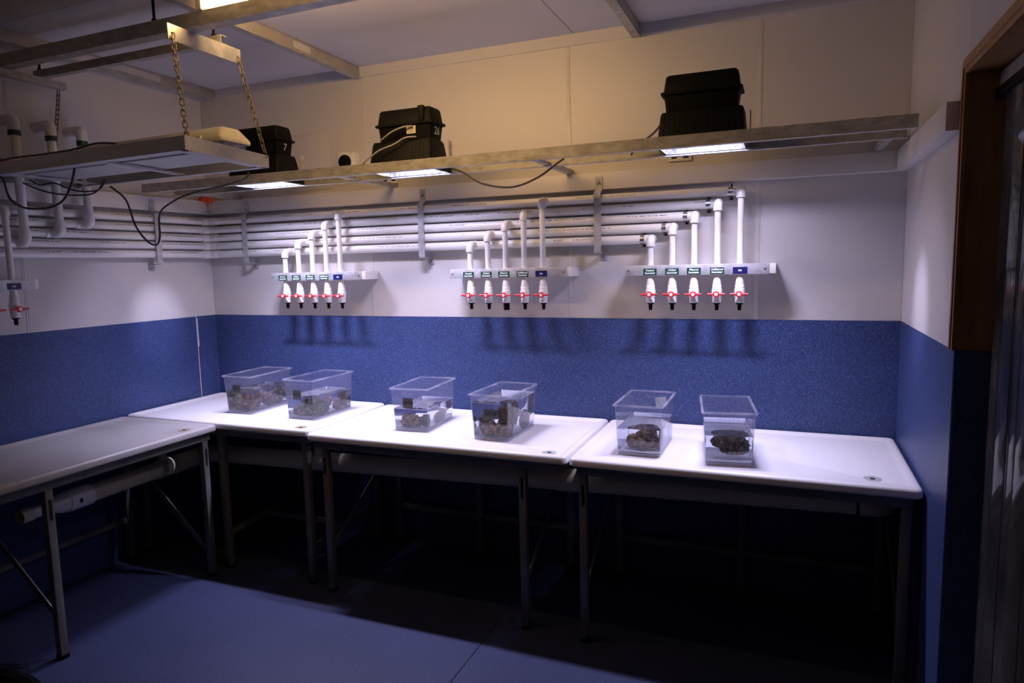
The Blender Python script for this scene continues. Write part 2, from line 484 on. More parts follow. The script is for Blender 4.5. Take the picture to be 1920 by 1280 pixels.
# doorway: jamb lining, moulded architrave, vinyl return
d1 = bpy.data.objects.new('door_1', None); C.objects.link(d1); d1.location = (W, -1.68, 0); WM[d1] = Matrix.Translation((W, -1.68, 0))
structure(d1, 'varnished timber door surround at the right')
JX = W + 0.115
obj('jamb', B(W - 0.004, JX, DY0, DY0 + 0.012, ZW + 0.004, DZ), M_WOOD, d1)
obj('jamb', B(W - 0.004, JX, DY1 - 0.012, DY1, ZW + 0.004, DZ), M_WOOD, d1)
obj('head_lining', B(W - 0.004, JX, DY1 - 0.012, DY0 + 0.012, DZ, DZ + 0.012), M_WOOD, d1)
obj('vinyl_return', B(W - 0.002, JX, DY0 - 0.002, DY0 + 0.012, 0, ZW + 0.002), M_VINYL, d1)
obj('vinyl_return', B(W - 0.002, JX, DY1 - 0.012, DY1 + 0.002, 0, ZW + 0.002), M_VINYL, d1)
# architrave: three stepped fillets, mitred at the corner
for k, (a, b2, t) in enumerate(((0.0, 0.018, 0.010), (0.018, 0.034, 0.016), (0.034, 0.052, 0.012))):
    bm = new_bm()
    yo, yi = DY0 + 0.048 - a, DY0 + 0.048 - b2
    zo, zi = DZ + 0.048 - a, DZ + 0.048 - b2
    ro, ri = DY1 - 0.048 + a, DY1 - 0.048 + b2
    pts_o = [(yo, ZW + 0.004), (yo, zo), (ro, zo), (ro, ZW + 0.004)]
    pts_i = [(yi, ZW + 0.004), (yi, zi), (ri, zi), (ri, ZW + 0.004)]
    V = [[bm.verts.new((x, p[0], p[1])) for p in q] for q in (pts_o, pts_i) for x in (W - t, W)]
    fo, bo, fi, bi = V[0], V[1], V[2], V[3]
    for i in range(3):
        bm.faces.new((fo[i], fo[i + 1], fi[i + 1], fi[i]))
        bm.faces.new((fo[i], bo[i], bo[i + 1], fo[i + 1]))
        bm.faces.new((fi[i], fi[i + 1], bi[i + 1], bi[i]))
        bm.faces.new((bo[i], bi[i], bi[i + 1], bo[i + 1]))
    for i in (0, 3):
        bm.faces.new((fo[i], fi[i], bi[i], bo[i]))
    obj('architrave', bm, M_WOOD, d1, smooth=False)

# strip curtain in the doorway
sc_t = thing('strip_curtain', (JX - 0.02, -1.68, 0), 'hanging clear plastic strip curtain in the timber doorway', 'curtain')
obj('hanging_rail', B(JX - 0.036, JX - 0.004, DY1, DY0, 2.262, 2.335, bev=0.004), M_GALVD, sc_t)
obj('clamp_bar', B(JX - 0.046, JX - 0.036, DY1, DY0, 2.255, 2.285), M_BLACK, sc_t)
ysn = DY0 - 0.004; k = 0
while ysn > DY1 + 0.05:
    wd = 0.13
    bm = new_bm(); n = 6
    x_b = JX - 0.018 - (0.010 if k % 2 else 0.0)
    prof = [(x_b - 0.012 * math.sin(math.pi * i / n), ysn - wd * i / n) for i in range(n + 1)]
    extrude_profile(bm, prof + [(p[0] + 0.0025, p[1]) for p in reversed(prof)], 'z', 0.012, 2.262)
    obj('strip', bm, M_CURT, sc_t)
    ysn -= 0.105; k += 1

# cornice and ceiling beams
def tee_beam(name, x0, x1, y0, y1, label):
    o = structure(obj(name, B(x0, x1, y0, y1, 2.966, ZC, bev=0.002), M_CREAMB), label)
    obj('flange', B(x0 - 0.004, x1 + 0.004, y0, y1, 2.960, 2.9655), M_GALVD, o)
    return o
M_CREAMB = mat('worn_beam_paint', (0.46, 0.42, 0.37), 0.45, 0.1, col2=(0.36, 0.33, 0.30), scale=6, thr=(0.4, 0.66))
tee_beam('trim_1', 1.300, 1.336, YN, -0.002, 'painted metal ceiling beam left of centre')
tee_beam('trim_2', 3.052, 3.088, YN, -0.002, 'painted metal ceiling beam right of centre')
lb = tee_beam('trim_3', 0.045, 0.150, YN, -0.003, 'scuffed metal ceiling beam along the left wall')
bm = new_bm()
for yy, ln in ((-0.62, 0.34), (-0.95, 0.20)):
    box(bm, 0.150, 0.1508, yy - ln / 2, yy + ln / 2, 2.975, 3.012)
obj('bare_patch', bm, M_WALL, lb, label='pale patches of peeled paint')
o = obj('bare_patch', B(1.336, 1.3368, -0.62, -0.48, 2.978, 3.015), M_WALL, bpy.data.objects['trim_1'])
structure(obj('trim_4', extrude_profile(new_bm(), [(0, 2.966), (-0.010, 2.966), (-0.012, 2.972), (-0.012, ZC), (0, ZC)], 'x', 0.0, W), M_CEIL, smooth=False), 'flat cornice strip along the back wall')
structure(obj('trim_5', B(0.0, 0.045, YN, -0.013, 2.962, ZC), M_CEIL), 'flat cornice strip along the left wall')

# painted timber rails round the walls
RZ0, RZ1 = 2.180, 2.272
tag(obj('wall_rail', B(0.0, W, -0.05, -0.0005, RZ0, RZ1, bev=0.003), M_RAIL), 'white painted timber rail along the back wall above the pipes', 'rail')
tag(obj('wall_rail', B(0.0, 0.05, YN, -0.051, RZ0, RZ1, bev=0.003), M_RAIL), 'white painted timber rail along the left wall above the pipes', 'rail')
tag(obj('wall_rail', B(W - 0.05, W, -1.108, -0.051, RZ0, RZ1, bev=0.003), M_RAIL), 'short white painted timber rail on the right wall beside the doorway', 'rail')

# ================================================================== TABLES
def table(x0, x1, y0, y1, zt, label, legs, aprons, braces, stretch, drain, trayM=M_TRAY, drainM=M_CHROME):
    t = thing('bench_table', ((x0 + x1) / 2, (y0 + y1) / 2, 0), label, 'table')
    bm = new_bm(); R = []
    for ins, z, r in ((0.022, -0.040, 0.01), (0.006, -0.040, 0.022), (0.0, -0.033, 0.026), (0.0, -0.012, 0.026), (0.004, -0.004, 0.024), (0.012, 0.0, 0.02), (0.026, 0.0, 0.016), (0.040, -0.009, 0.02), (0.055, -0.012, 0.02)):
        R.append((x0 + ins, x1 - ins, y0 + ins, y1 - ins, r, zt + z))
    ringstack(bm, R, nseg=4)
    top = obj('tray_top', bm, trayM, t)
    zf = zt - 0.012
    dx, dy = drain
    bm = new_bm(); lathe(bm, (dx, dy, zf - 0.0005), (0, 0, 1), [(0, 0.034), (0.0018, 0.034), (0.0024, 0.028), (0.0008, 0.022), (0.0008, 0.001)], 20)
    dr = obj('drain', bm, drainM, top)
    bm = new_bm(); lathe(bm, (dx, dy, zf + 0.0008), (0, 0, 1), [(0, 0.011), (0.0006, 0.011)], 16)
    obj('drain_hole', bm, M_DARK, dr)
    za = zt - 0.040
    for a in aprons:
        obj('apron_rail', B(*a[:4], za - 0.045, za - 0.0005, bev=0.002), M_LEG, t)
    for (lx, ly, slot) in legs:
        lg = obj('leg', B(lx - 0.018, lx + 0.018, ly - 0.018, ly + 0.018, 0.0, za - 0.046, bev=0.002), M_LEG, t)
        if slot:
            bm = new_bm()
            if slot == 'y': ringstack(bm, [(-0.007, 0.007, -0.05, 0.05, 0.0068, 0), (-0.007, 0.007, -0.05, 0.05, 0.0068, 0.002)], xf=plane_xf((lx, ly - 0.0182, 0.72), (1, 0, 0), (0, 0, 1)))
            else: ringstack(bm, [(-0.007, 0.007, -0.05, 0.05, 0.0068, 0), (-0.007, 0.007, -0.05, 0.05, 0.0068, 0.002)], xf=plane_xf((lx + 0.0182, ly, 0.72), (0, 1, 0), (0, 0, 1)))
            obj('slot', bm, M_DARK, lg)
        obj('foot_cap', B(lx - 0.0195, lx + 0.0195, ly - 0.0195, ly + 0.0195, 0.0, 0.02), M_BLACK, lg)
    for p0, p1 in braces:
        obj('brace', bar(new_bm(), p0, p1, 0.006, 0.032), M_LEG, t)
    for p0, p1 in stretch:
        obj('stretcher', bar(new_bm(), p0, p1, 0.025, 0.028), M_LEG, t)
    return t

def ap(x0, x1, y0, y1):
    e = 0.03
    return [(x0 + e, x1 - e, y0 + e, y0 + e + 0.034), (x0 + e, x1 - e, y1 - e - 0.034, y1 - e),
            (x0 + e, x0 + e + 0.034, y0 + 0.066, y1 - 0.066), (x1 - e - 0.034, x1 - e, y0 + 0.066, y1 - 0.066)]

T1 = (0.012, 1.424, -0.788, -0.012); T2 = (1.435, 2.912, -0.825, -0.012); T3 = (2.925, 4.336, -0.835, -0.012); TL = (0.012, 0.778, -2.29, -0.797)
table(*T1, 0.907, 'white tray-topped table in the back corner, under two plastic tubs beside the left wall',
      [(0.06, -0.735, None), (0.742, -0.737, None), (1.362, -0.737, None), (0.06, -0.06, None), (0.742, -0.06, None), (1.362, -0.06, None)], ap(*T1),
      [], [((0.742, -0.72, 0.21), (0.742, -0.08, 0.24)), ((1.362, -0.72, 0.21), (1.362, -0.08, 0.24)), ((0.755, -0.40, 0.225), (1.349, -0.40, 0.225))], (1.30, -0.70), drainM=M_RUST)
table(*T2, 0.900, 'white tray-topped table in the middle of the back row, under two tubs of brown rock',
      [(1.530, -0.778, 'y'), (2.680, -0.778, 'y'), (1.530, -0.06, None), (2.107, -0.06, None), (2.690, -0.06, None)], ap(*T2),
      [((1.530, -0.752, 0.25), (1.530, -0.09, 0.68)), ((2.680, -0.752, 0.24), (2.690, -0.09, 0.68))],
      [((1.549, -0.06, 0.245), (2.088, -0.06, 0.245)), ((2.126, -0.06, 0.245), (2.671, -0.06, 0.245))], (2.80, -0.735))
table(*T3, 0.900, 'white tray-topped table beside the doorway, under two tubs holding single lumps of coral',
      [(2.985, -0.788, 'y'), (4.285, -0.788, None), (2.985, -0.06, None), (3.640, -0.06, None), (4.285, -0.06, None)], ap(*T3),
      [((2.985, -0.762, 0.24), (2.985, -0.09, 0.68)), ((4.285, -0.762, 0.24), (4.285, -0.09, 0.68))],
      [((3.004, -0.06, 0.23), (3.621, -0.06, 0.23)), ((3.659, -0.06, 0.23), (4.266, -0.06, 0.23))], (4.175, -0.70))
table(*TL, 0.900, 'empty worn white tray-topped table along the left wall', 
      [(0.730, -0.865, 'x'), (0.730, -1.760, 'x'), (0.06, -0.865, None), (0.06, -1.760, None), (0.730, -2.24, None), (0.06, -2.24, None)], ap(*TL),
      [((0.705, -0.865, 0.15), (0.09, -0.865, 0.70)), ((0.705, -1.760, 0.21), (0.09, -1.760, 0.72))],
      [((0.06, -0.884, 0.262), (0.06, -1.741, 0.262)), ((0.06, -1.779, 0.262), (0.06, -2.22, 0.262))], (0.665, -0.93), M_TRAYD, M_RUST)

# drain pipes under the tables
dp = thing('drain_pipe', (2.2, -0.55, 0.60), 'long beige drain pipe running under the three back tables', 'pipe')
def zp(x): return 0.632 + (x - 0.38) * 0.0275
obj('pipe_run', cyl(new_bm(), (0.50, -0.55, zp(0.50)), (4.13, -0.55, zp(4.13)), 0.054, n=28), M_DRAINP, dp)
for xa, xb in ((1.15, 1.24), (2.60, 2.615), (2.78, 2.90)):
    obj('coupling', cyl(new_bm(), (xa, -0.55, zp(xa)), (xb, -0.55, zp(xb)), 0.0585, n=28), M_DRAINP, dp)
obj('seam_band', cyl(new_bm(), (4.13, -0.55, zp(4.13)), (4.142, -0.55, zp(4.142)), 0.0595, n=28), M_BLACK, dp)
obj('end_elbow', tube(new_bm(), smooth_path([(4.142, -0.55, zp(4.142)), (4.20, -0.55, zp(4.2)), (4.24, -0.52, zp(4.2)), (4.255, -0.45, zp(4.2)), (4.255, -0.38, zp(4.2))]), 0.0575, 20), M_DRAINP, dp)
for x in (1.30, 2.80, 4.05):
    obj('drain_stub', cyl(new_bm(), (x, -0.55, zp(x) + 0.045), (x, -0.55, 0.858), 0.028, n=16), M_DRAINP, dp)
dl = thing('drain_pipe', (0.42, -1.15, 0.58), 'beige drain pipe with a white coupling under the left table', 'pipe')
ZL = 0.622
obj('pipe_run', cyl(new_bm(), (0.401, -0.80, ZL), (0.415, -1.36, ZL), 0.047, n=28), M_DRAINP, dl)
obj('corner_elbow', tube(new_bm(), smooth_path([(0.401, -0.80, ZL), (0.400, -0.68, ZL), (0.410, -0.61, ZL + .005), (0.445, -0.565, ZL + .010), (0.499, -0.55, zp(0.499))]), 0.055, 20), M_DRAINP, dl)
obj('tee_stub', cyl(new_bm(), (0.40, -0.87, ZL + 0.03), (0.40, -0.87, 0.858), 0.026, n=16), M_DRAINP, dl)
obj('collar', cyl(new_bm(), (0.40, -0.80, ZL), (0.401, -0.93, ZL), 0.054, n=28), M_DRAINP, dl)
cp = obj('coupling', cyl(new_bm(), (0.414, -1.345, ZL), (0.417, -1.475, ZL), 0.056, n=28), M_WCAP, dl, label='white coupling with a dark mark')
obj('print_mark', B(0.471, 0.4735, -1.435, -1.42, ZL - 0.012, ZL + 0.010), M_PEN, cp)
obj('reducer', lathe(new_bm(), (0.417, -1.475, ZL), (0.01, -1, 0), [(0, 0.052), (0.03, 0.050), (0.085, 0.030), (0.17, 0.029)], 24), M_PVC, dl)
obj('open_end', lathe(new_bm(), (0.419, -1.645, ZL), (0.01, -1, 0), [(0, 0.029), (0.0, 0.035), (0.055, 0.035), (0.055, 0.029), (0.02, 0.028), (0.02, 0.001)], 24, caps=False), M_DRAINP, dl)

# ================================================================== WALL PIPES
PZ = [2.130, 2.071, 2.015, 1.960, 1.903]
PY = -0.052; PR = 0.0235
PEND = [3.615, 3.505, 3.391, 3.281, 3.167]
ORD = ['topmost', 'second from the top', 'middle', 'second from the bottom', 'lowest']
for i, z in enumerate(PZ):
    t = thing('water_pipe', (0.06, -0.06, z), 'long white horizontal pipe, %s of the five along the two walls' % ORD[i], 'pipe')
    t['group'] = 'five white pipes under the wall rails'
    obj('pipe_run', cyl(new_bm(), (0.10, PY, z), (PEND[i], PY, z), PR, n=20), M_PVCP, t)
    obj('pipe_run', cyl(new_bm(), (0.052, -0.10, z), (0.052, -3.4, z), PR, n=20), M_PVCP, t)
    obj('corner_elbow', tube(new_bm(), smooth_path([(0.052, -0.125, z), (0.052, -0.075, z), (0.060, -0.060, z), (0.075, PY, z), (0.125, PY, z)], 4), 0.0275, 16), M_PVC, t)
for i, z in enumerate(PZ):          # clamps at the right-hand ends
    x = PEND[i] - 0.055
    t = thing('pipe_clamp', (x, -0.03, z - 0.03), 'stainless saddle clamp on the right end of the %s pipe' % ['topmost', 'second-highest', 'middle', 'second-lowest', 'lowest'][i], 'clamp', 'stainless clamps at the pipe ends')
    bm = new_bm(); n = 14
    prof = [(PY - (PR + 0.001) * math.sin(math.pi * k / n), z + (PR + 0.001) * math.cos(math.pi * k / n)) for k in range(n + 1)]
    prof = [(-0.002, z + PR + 0.001)] + prof + [(-0.002, z - PR - 0.001)]
    extrude_profile(bm, strip_profile(prof, 0.003), 'x', x - 0.011, x + 0.011)
    obj('band', bm, M_STAIN, t)
    for s in (1, -1):
        ft = obj('foot', B(x - 0.011, x + 0.011, -0.004, -0.0005, z + s * (PR + 0.002), z + s * (PR + 0.018)), M_STAIN, t)
        obj('screw', lathe(new_bm(), (x, -0.004, z + s * (PR + 0.011)), (0, -1, 0), [(0, 0.006), (0.003, 0.005)], 10), M_BLACKM, ft)

def strap(pos, wall, label, mark=None):
    t = thing('pipe_strap', (pos, -0.06, 1.80) if wall == 'b' else (0.06, pos, 1.80), label, 'bracket', 'galvanised straps across the pipes')
    hw = 0.0195
    pr = [(-0.0515, 2.250), (-0.0515, 2.176), (-0.086, 2.160), (-0.086, 1.842), (-0.060, 1.838)]
    ft = [(-0.0005, 1.836), (-0.0005, 1.800)]
    def mk(name, prof, a, b2, th, parent):
        bm = new_bm(); q = strip_profile(prof, th)
        if wall == 'b': extrude_profile(bm, q, 'x', pos + a, pos + b2)
        else: extrude_profile(bm, [(-p[0], p[1]) for p in q], 'y', pos - b2, pos - a)
        return obj(name, bm, M_GALV, parent, smooth=False)
    s = mk('strap_bar', pr, -hw, hw, -0.004, t)
    mk('foot', [(-0.064, 1.838), (-0.0045, 1.838), (-0.0045, 1.800)], -0.006 if wall == 'b' else -0.02, 0.033 if wall == 'b' else 0.018, -0.004, t)
    if wall == 'b':
        obj('bolt', lathe(new_bm(), (pos, -0.0555, 2.232), (0, -1, 0), [(0, 0.007), (0.004, 0.006)], 6), M_STAIN, s)
        obj('bolt', lathe(new_bm(), (pos + 0.014, -0.0085, 1.815), (0, -1, 0), [(0, 0.007), (0.004, 0.006)], 6), M_STAIN, t)
        if mark: text_mesh(mark, 0.024, plane_xf((pos, -0.0561, 2.212), (1, 0, 0), (0, 0, 1)), M_PEN, s, offset=0.0006)
    else:
        obj('bolt', lathe(new_bm(), (0.0555, pos, 2.232), (1, 0, 0), [(0, 0.007), (0.004, 0.006)], 6), M_STAIN, s)
        obj('bolt', lathe(new_bm(), (0.0085, pos - 0.0, 1.812), (1, 0, 0), [(0, 0.007), (0.004, 0.006)], 6), M_STAIN, t)
strap(0.403, 'b', 'galvanised strap holding the back pipes nearest the left corner')
strap(1.777, 'b', 'galvanised strap holding the back pipes between the left and middle valve groups', '2A')
strap(2.872, 'b', 'galvanised strap holding the back pipes between the middle and right valve groups', '1A')
strap(-0.505, 'l', 'galvanised strap holding the pipes on the left wall')

# valve manifolds -----------------------------------------------------------
KIND = ['Heated\nSeawater', 'Chilled\nSeawater', 'Filtered\nSeawater', 'Unfiltered\nSeawater', 'Air']
def riser(x, pz, label, left=False, fat=False, cut=0.0, group=None):
    """white riser from a horizontal pipe down through the bar to a ball valve"""
    RY = -0.128
    def P(a, y, z): return Vector((a, y, z)) if not left else Vector((-y, a, z))
    def D(a, y, z): return Vector((a, y, z)) if not left else Vector((-y, a, z))
    t = thing('riser_valve', P(x, RY, 1.53), label, 'valve', group)
    # tee on the horizontal pipe + arm towards the room + elbow
    if x < 3.0: obj('tee_collar', cyl(new_bm(), P(x - 0.034, PY, pz), P(x + 0.014, PY, pz), 0.0262, n=18), M_PVC, t)
    bm = new_bm()
    tube(bm, smooth_path([P(x, PY - 0.018, pz), P(x, RY + 0.034, pz), P(x, RY + 0.020, pz - 0.002), P(x, RY + 0.006, pz - 0.010), P(x, RY, pz - 0.024), P(x, RY, pz - 0.036)], 5), 0.0225, 16)
    el = obj('elbow', bm, M_PVC, t)
    obj('elbow_lip', cyl(new_bm(), P(x, RY, pz - 0.040), P(x, RY, pz - 0.034), 0.0235, n=18), M_PVC, el)
    obj('riser_tube', cyl(new_bm(), P(x, RY, pz - 0.036), P(x, RY, 1.664), 0.0158, n=16), M_PVC, t)
    bm = new_bm()
    lathe(bm, P(x, RY, 1.696), (0, 0, -1), [(0, 0.0172), (0.010, 0.0185), (0.030, 0.0215), (0.036, 0.0215)], 18)
    obj('coupling', bm, M_PVC, t)
    bm = new_bm()
    lathe(bm, P(x, RY, 1.660), (0, 0, -1), [(0, 0.0215), (0.002, 0.0228), (0.020, 0.0228), (0.022, 0.0250), (0.034, 0.0262), (0.050, 0.0262), (0.060, 0.0240), (0.064, 0.0222), (0.088, 0.0222), (0.092, 0.019)], 18)
    vb = obj('valve_body', bm, M_WCAP, t)
    hz = 1.613
    obj('valve_stem', cyl(new_bm(), P(x, RY - 0.022, hz), P(x, RY - 0.036, hz), 0.011, n=14), M_RED, vb)
    bm = new_bm()
    for s in (-1, 1):
        tube(bm, [P(x + s * 0.010, RY - 0.040, hz), P(x + s * 0.030, RY - 0.042, hz), P(x + s * 0.043, RY - 0.043, hz)], [0.0072, 0.0060, 0.0052], 10)
    lathe(bm, P(x, RY - 0.034, hz), D(0, -1, 0), [(0, 0.0160), (0.010, 0.0160), (0.0125, 0.0140)], 18)
    h = obj('handle', bm, M_RED, t, label='red lever handle')
    obj('hub_cap', lathe(new_bm(), P(x, RY - 0.0463, hz), D(0, -1, 0), [(0, 0.0085), (0.0015, 0.008)], 16), M_WCAP, h)
    bm = new_bm()
    if fat: lathe(bm, P(x, RY, 1.570), (0, 0, -1), [(0, 0.017), (0.004, 0.0175), (0.040, 0.0175), (0.044, 0.016)], 16)
    else: lathe(bm, P(x, RY, 1.570), (0, 0, -1), [(0, 0.017), (0.009, 0.017), (0.010, 0.0095), (0.024, 0.0100), (0.040, 0.0082)], 14)
    obj('hose_nozzle', bm, M_BLACK, t, label='black end cap' if fat else 'black hose barb')
    return t

def manifold(x0, x1, xe, signs, label, left=False, tilt=0.0, hole=False):
    def P(a, y, z): return Vector((a, y, z)) if not left else Vector((-y, a, z))
    t = thing('valve_bar', P((x0 + x1) / 2, -0.08, 1.712), label, 'bracket', 'galvanised valve bars')
    def bx(a0, a1, y0, y1, z0, z1, bev=0.0):
        if left: return B(-y1, -y0, a0, a1, z0, z1, bev=bev)
        return B(a0, a1, y0, y1, z0, z1, bev=bev)
    body = obj('box_section', bx(x0 + 0.004, xe, -0.150, -0.003, 1.713, 1.763, 0.003), M_PVC, t)
    pl = obj('face_plate', bx(x0, x1, -0.1535, -0.1505, 1.711, 1.765, 0.001), M_GALV, t)
    for sx in ((x0 + 0.018), (x1 - 0.018)):
        obj('screw', lathe(new_bm(), P(sx, -0.1535, 1.738), Vector((0, -1, 0)) if not left else Vector((1, 0, 0)), [(0, 0.006), (0.002, 0.005)], 10), M_STAIN, pl)
    if hole:
        obj('end_hole', lathe(new_bm(), P(xe, -0.095, 1.738), (1, 0, 0), [(0, 0.014), (0.001, 0.014)], 16), M_DARK, body)
    for sx, k in signs:
        hw = 0.0345
        s = obj('sign_label', bx(sx - hw, sx + hw, -0.1546, -0.1536, 1.7145, 1.7475), M_BLUE if k == 4 else M_GREEN, pl, label='%s sign with white lettering' % ('blue' if k == 4 else 'green'))
        if left: xf = plane_xf((0.1549, sx, 1.731), (0, 1, 0), (0, 0, 1))
        else: xf = plane_xf((sx, -0.1549, 1.731), (1, 0, 0), (0, 0, 1))
        text_mesh(KIND[k], 0.0145, xf, M_INK, pl, offset=0.0004, spacing=0.95)
    return t

GR = [([0.771, 0.880, 0.992, 1.100, 1.207], (0.668, 1.377, 1.405), 'left valve group'),
      ([2.120, 2.233, 2.343, 2.457, 2.569], (1.996, 2.717, 2.742), 'middle valve group'),
      ([3.168, 3.281, 3.391, 3.505, 3.615], (3.038, 3.752, 3.784), 'right valve group')]
NAMEK = ['Heated Seawater', 'Chilled Seawater', 'Filtered Seawater', 'Unfiltered Seawater', 'Air']
for g, (xs_, (a, b2, e), nm) in enumerate(GR):
    manifold(a, b2, e, [(x - 0.006 + 0.004 * g, k) for k, x in enumerate(xs_)], 'galvanised bar with five signs carrying the %s on the back wall' % nm, hole=(g == 2))
    for k, x in enumerate(xs_):
        fat = (g == 1 and k == 2)
        riser(x, PZ[4 - k], 'white riser and red-handled valve under the %s sign, %s' % (NAMEK[k], nm), fat=fat, group='red-handled riser valves')
manifold(-2.05, -1.345, -1.325, [(-1.452, 4), (-1.562, 3)], 'galvanised valve bar on the left wall, cut by the photo edge', left=True)
riser(-1.445, PZ[0], 'white riser with red-handled valve under the Air sign on the left wall', left=True, group='red-handled riser valves')
riser(-1.556, PZ[1], 'red-handled valve at the very left edge of the photo on the left wall', left=True, group='red-handled riser valves')

# drop pipes coming down the left wall
DN = ['nearest the corner', 'second from the corner', 'farthest from the corner']
for k, (y, ztop, zbot) in enumerate(((-0.985, 2.590, PZ[1]), (-1.160, 2.590, PZ[2]), (-1.350, 2.590, PZ[3]))):
    t = thing('drop_pipe', (0.12, y, zbot - 0.02), 'white drop pipe on the left wall passing behind the hanging frame, %s' % DN[k], 'pipe', 'drop pipes on the left wall')
    X = 0.118
    obj('elbow', tube(new_bm(), smooth_path([(0.002, y, ztop), (X - 0.03, y, ztop), (X - 0.008, y, ztop - 0.004), (X, y, ztop - 0.022), (X, y, ztop - 0.055)], 5), 0.0285, 16), M_PVC, t)
    obj('down_tube', cyl(new_bm(), (X, y, ztop - 0.05), (X, y, zbot + 0.045), 0.0225, n=18), M_PVC, t)
    obj('elbow', tube(new_bm(), smooth_path([(X, y, zbot + 0.06), (X, y, zbot + 0.02), (X - 0.008, y, zbot + 0.004), (X - 0.03, y, zbot), (0.06, y, zbot)], 5), 0.0285, 16), M_PVC, t)
    obj('tee_collar', cyl(new_bm(), (0.052, y - 0.045, zbot), (0.052, y + 0.045, zbot), 0.028, n=18), M_PVC, t)
    lb_ = obj('wrap_label', lathe(new_bm(), (X, y, 2.505), (0, 0, 1), [(0, 0.0290), (0.026, 0.0290)], 18), M_GREEN, t, label='green wrap-round pipe label')
t = thing('shutoff_valve', (0.16, -1.49, 2.33), 'red and black valve at the left edge above the hanging frame', 'valve')
obj('valve_body', cyl(new_bm(), (0.03, -1.50, 2.372), (0.19, -1.50, 2.372), 0.026, n=16), M_BLACK, t)
obj('handle', ringstack(new_bm(), [(0.15, 0.20, -1.53, -1.435, 0.012, 2.325), (0.15, 0.20, -1.53, -1.44, 0.012, 2.36)]), M_RED, t)

# ================================================================== LAMP SHELF ON THE BACK WALL
SY0, SY1, SZ0, SZ1 = -0.650, -0.385, 2.273, 2.325
sh = thing('lamp_shelf', (2.2, -0.52, SZ0), 'long galvanised shelf frame carrying three floodlights along the back wall', 'shelf')
XL, XR = 0.150, 4.290
obj('long_rail', extrude_profile(new_bm(), [(SY0, SZ0), (SY0 + 0.030, SZ0), (SY0 + 0.030, SZ0 + 0.004), (SY0 + 0.005, SZ0 + 0.004), (SY0 + 0.005, SZ1), (SY0, SZ1)], 'x', XL, XR), M_GALVD, sh, smooth=False)
obj('long_rail', extrude_profile(new_bm(), [(SY1, SZ0), (SY1 - 0.030, SZ0), (SY1 - 0.030, SZ0 + 0.004), (SY1 - 0.005, SZ0 + 0.004), (SY1 - 0.005, SZ1), (SY1, SZ1)], 'x', XL, XR), M_GALVD, sh, smooth=False)
for xa in (XL, XR - 0.005):
    obj('end_rail', B(xa, xa + 0.005, SY0 + 0.006, SY1 - 0.006, SZ0 + 0.005, SZ1), M_GALVD, sh)
for xa in (1.56, 2.70):
    obj('cross_bar', B(xa - 0.015, xa + 0.015, SY0 + 0.006, SY1 - 0.006, SZ0 + 0.005, SZ0 + 0.020), M_GALVD, sh)
    obj('wall_arm', B(xa - 0.015, xa + 0.015, SY1 + 0.0005, -0.0005, SZ0 + 0.001, SZ0 + 0.028), M_GALVD, sh)
for xa in (0.30, 4.22):
    obj('wall_arm', B(xa - 0.015, xa + 0.015, SY1 + 0.0005, -0.0005, SZ0 + 0.001, SZ0 + 0.028), M_GALVD, sh)

def area(name, loc, sx, sy, power, col, parent, spread):
    l = bpy.data.lights.new(name, 'AREA'); l.shape = 'RECTANGLE'; l.size = sx; l.size_y = sy; l.energy = power; l.color = col; l.spread = math.radians(spread)
    l.cycles.is_caustics_light = True
    o = bpy.data.objects.new(name, l); C.objects.link(o)
    place(o, Vector(loc), parent)
    return o
def beam(name, loc, target, power, angle, parent):
    l = bpy.data.lights.new(name, 'SPOT'); l.energy = power; l.color = FLOOD_COL; l.spot_size = math.radians(angle); l.spot_blend = 1.0; l.shadow_soft_size = 0.05
    l.cycles.is_caustics_light = True
    o = bpy.data.objects.new(name, l); C.objects.link(o)
    place(o, Vector(loc), parent)
    o.rotation_euler = (Vector(target) - Vector(loc)).to_track_quat('-Z', 'Y').to_euler(); return o

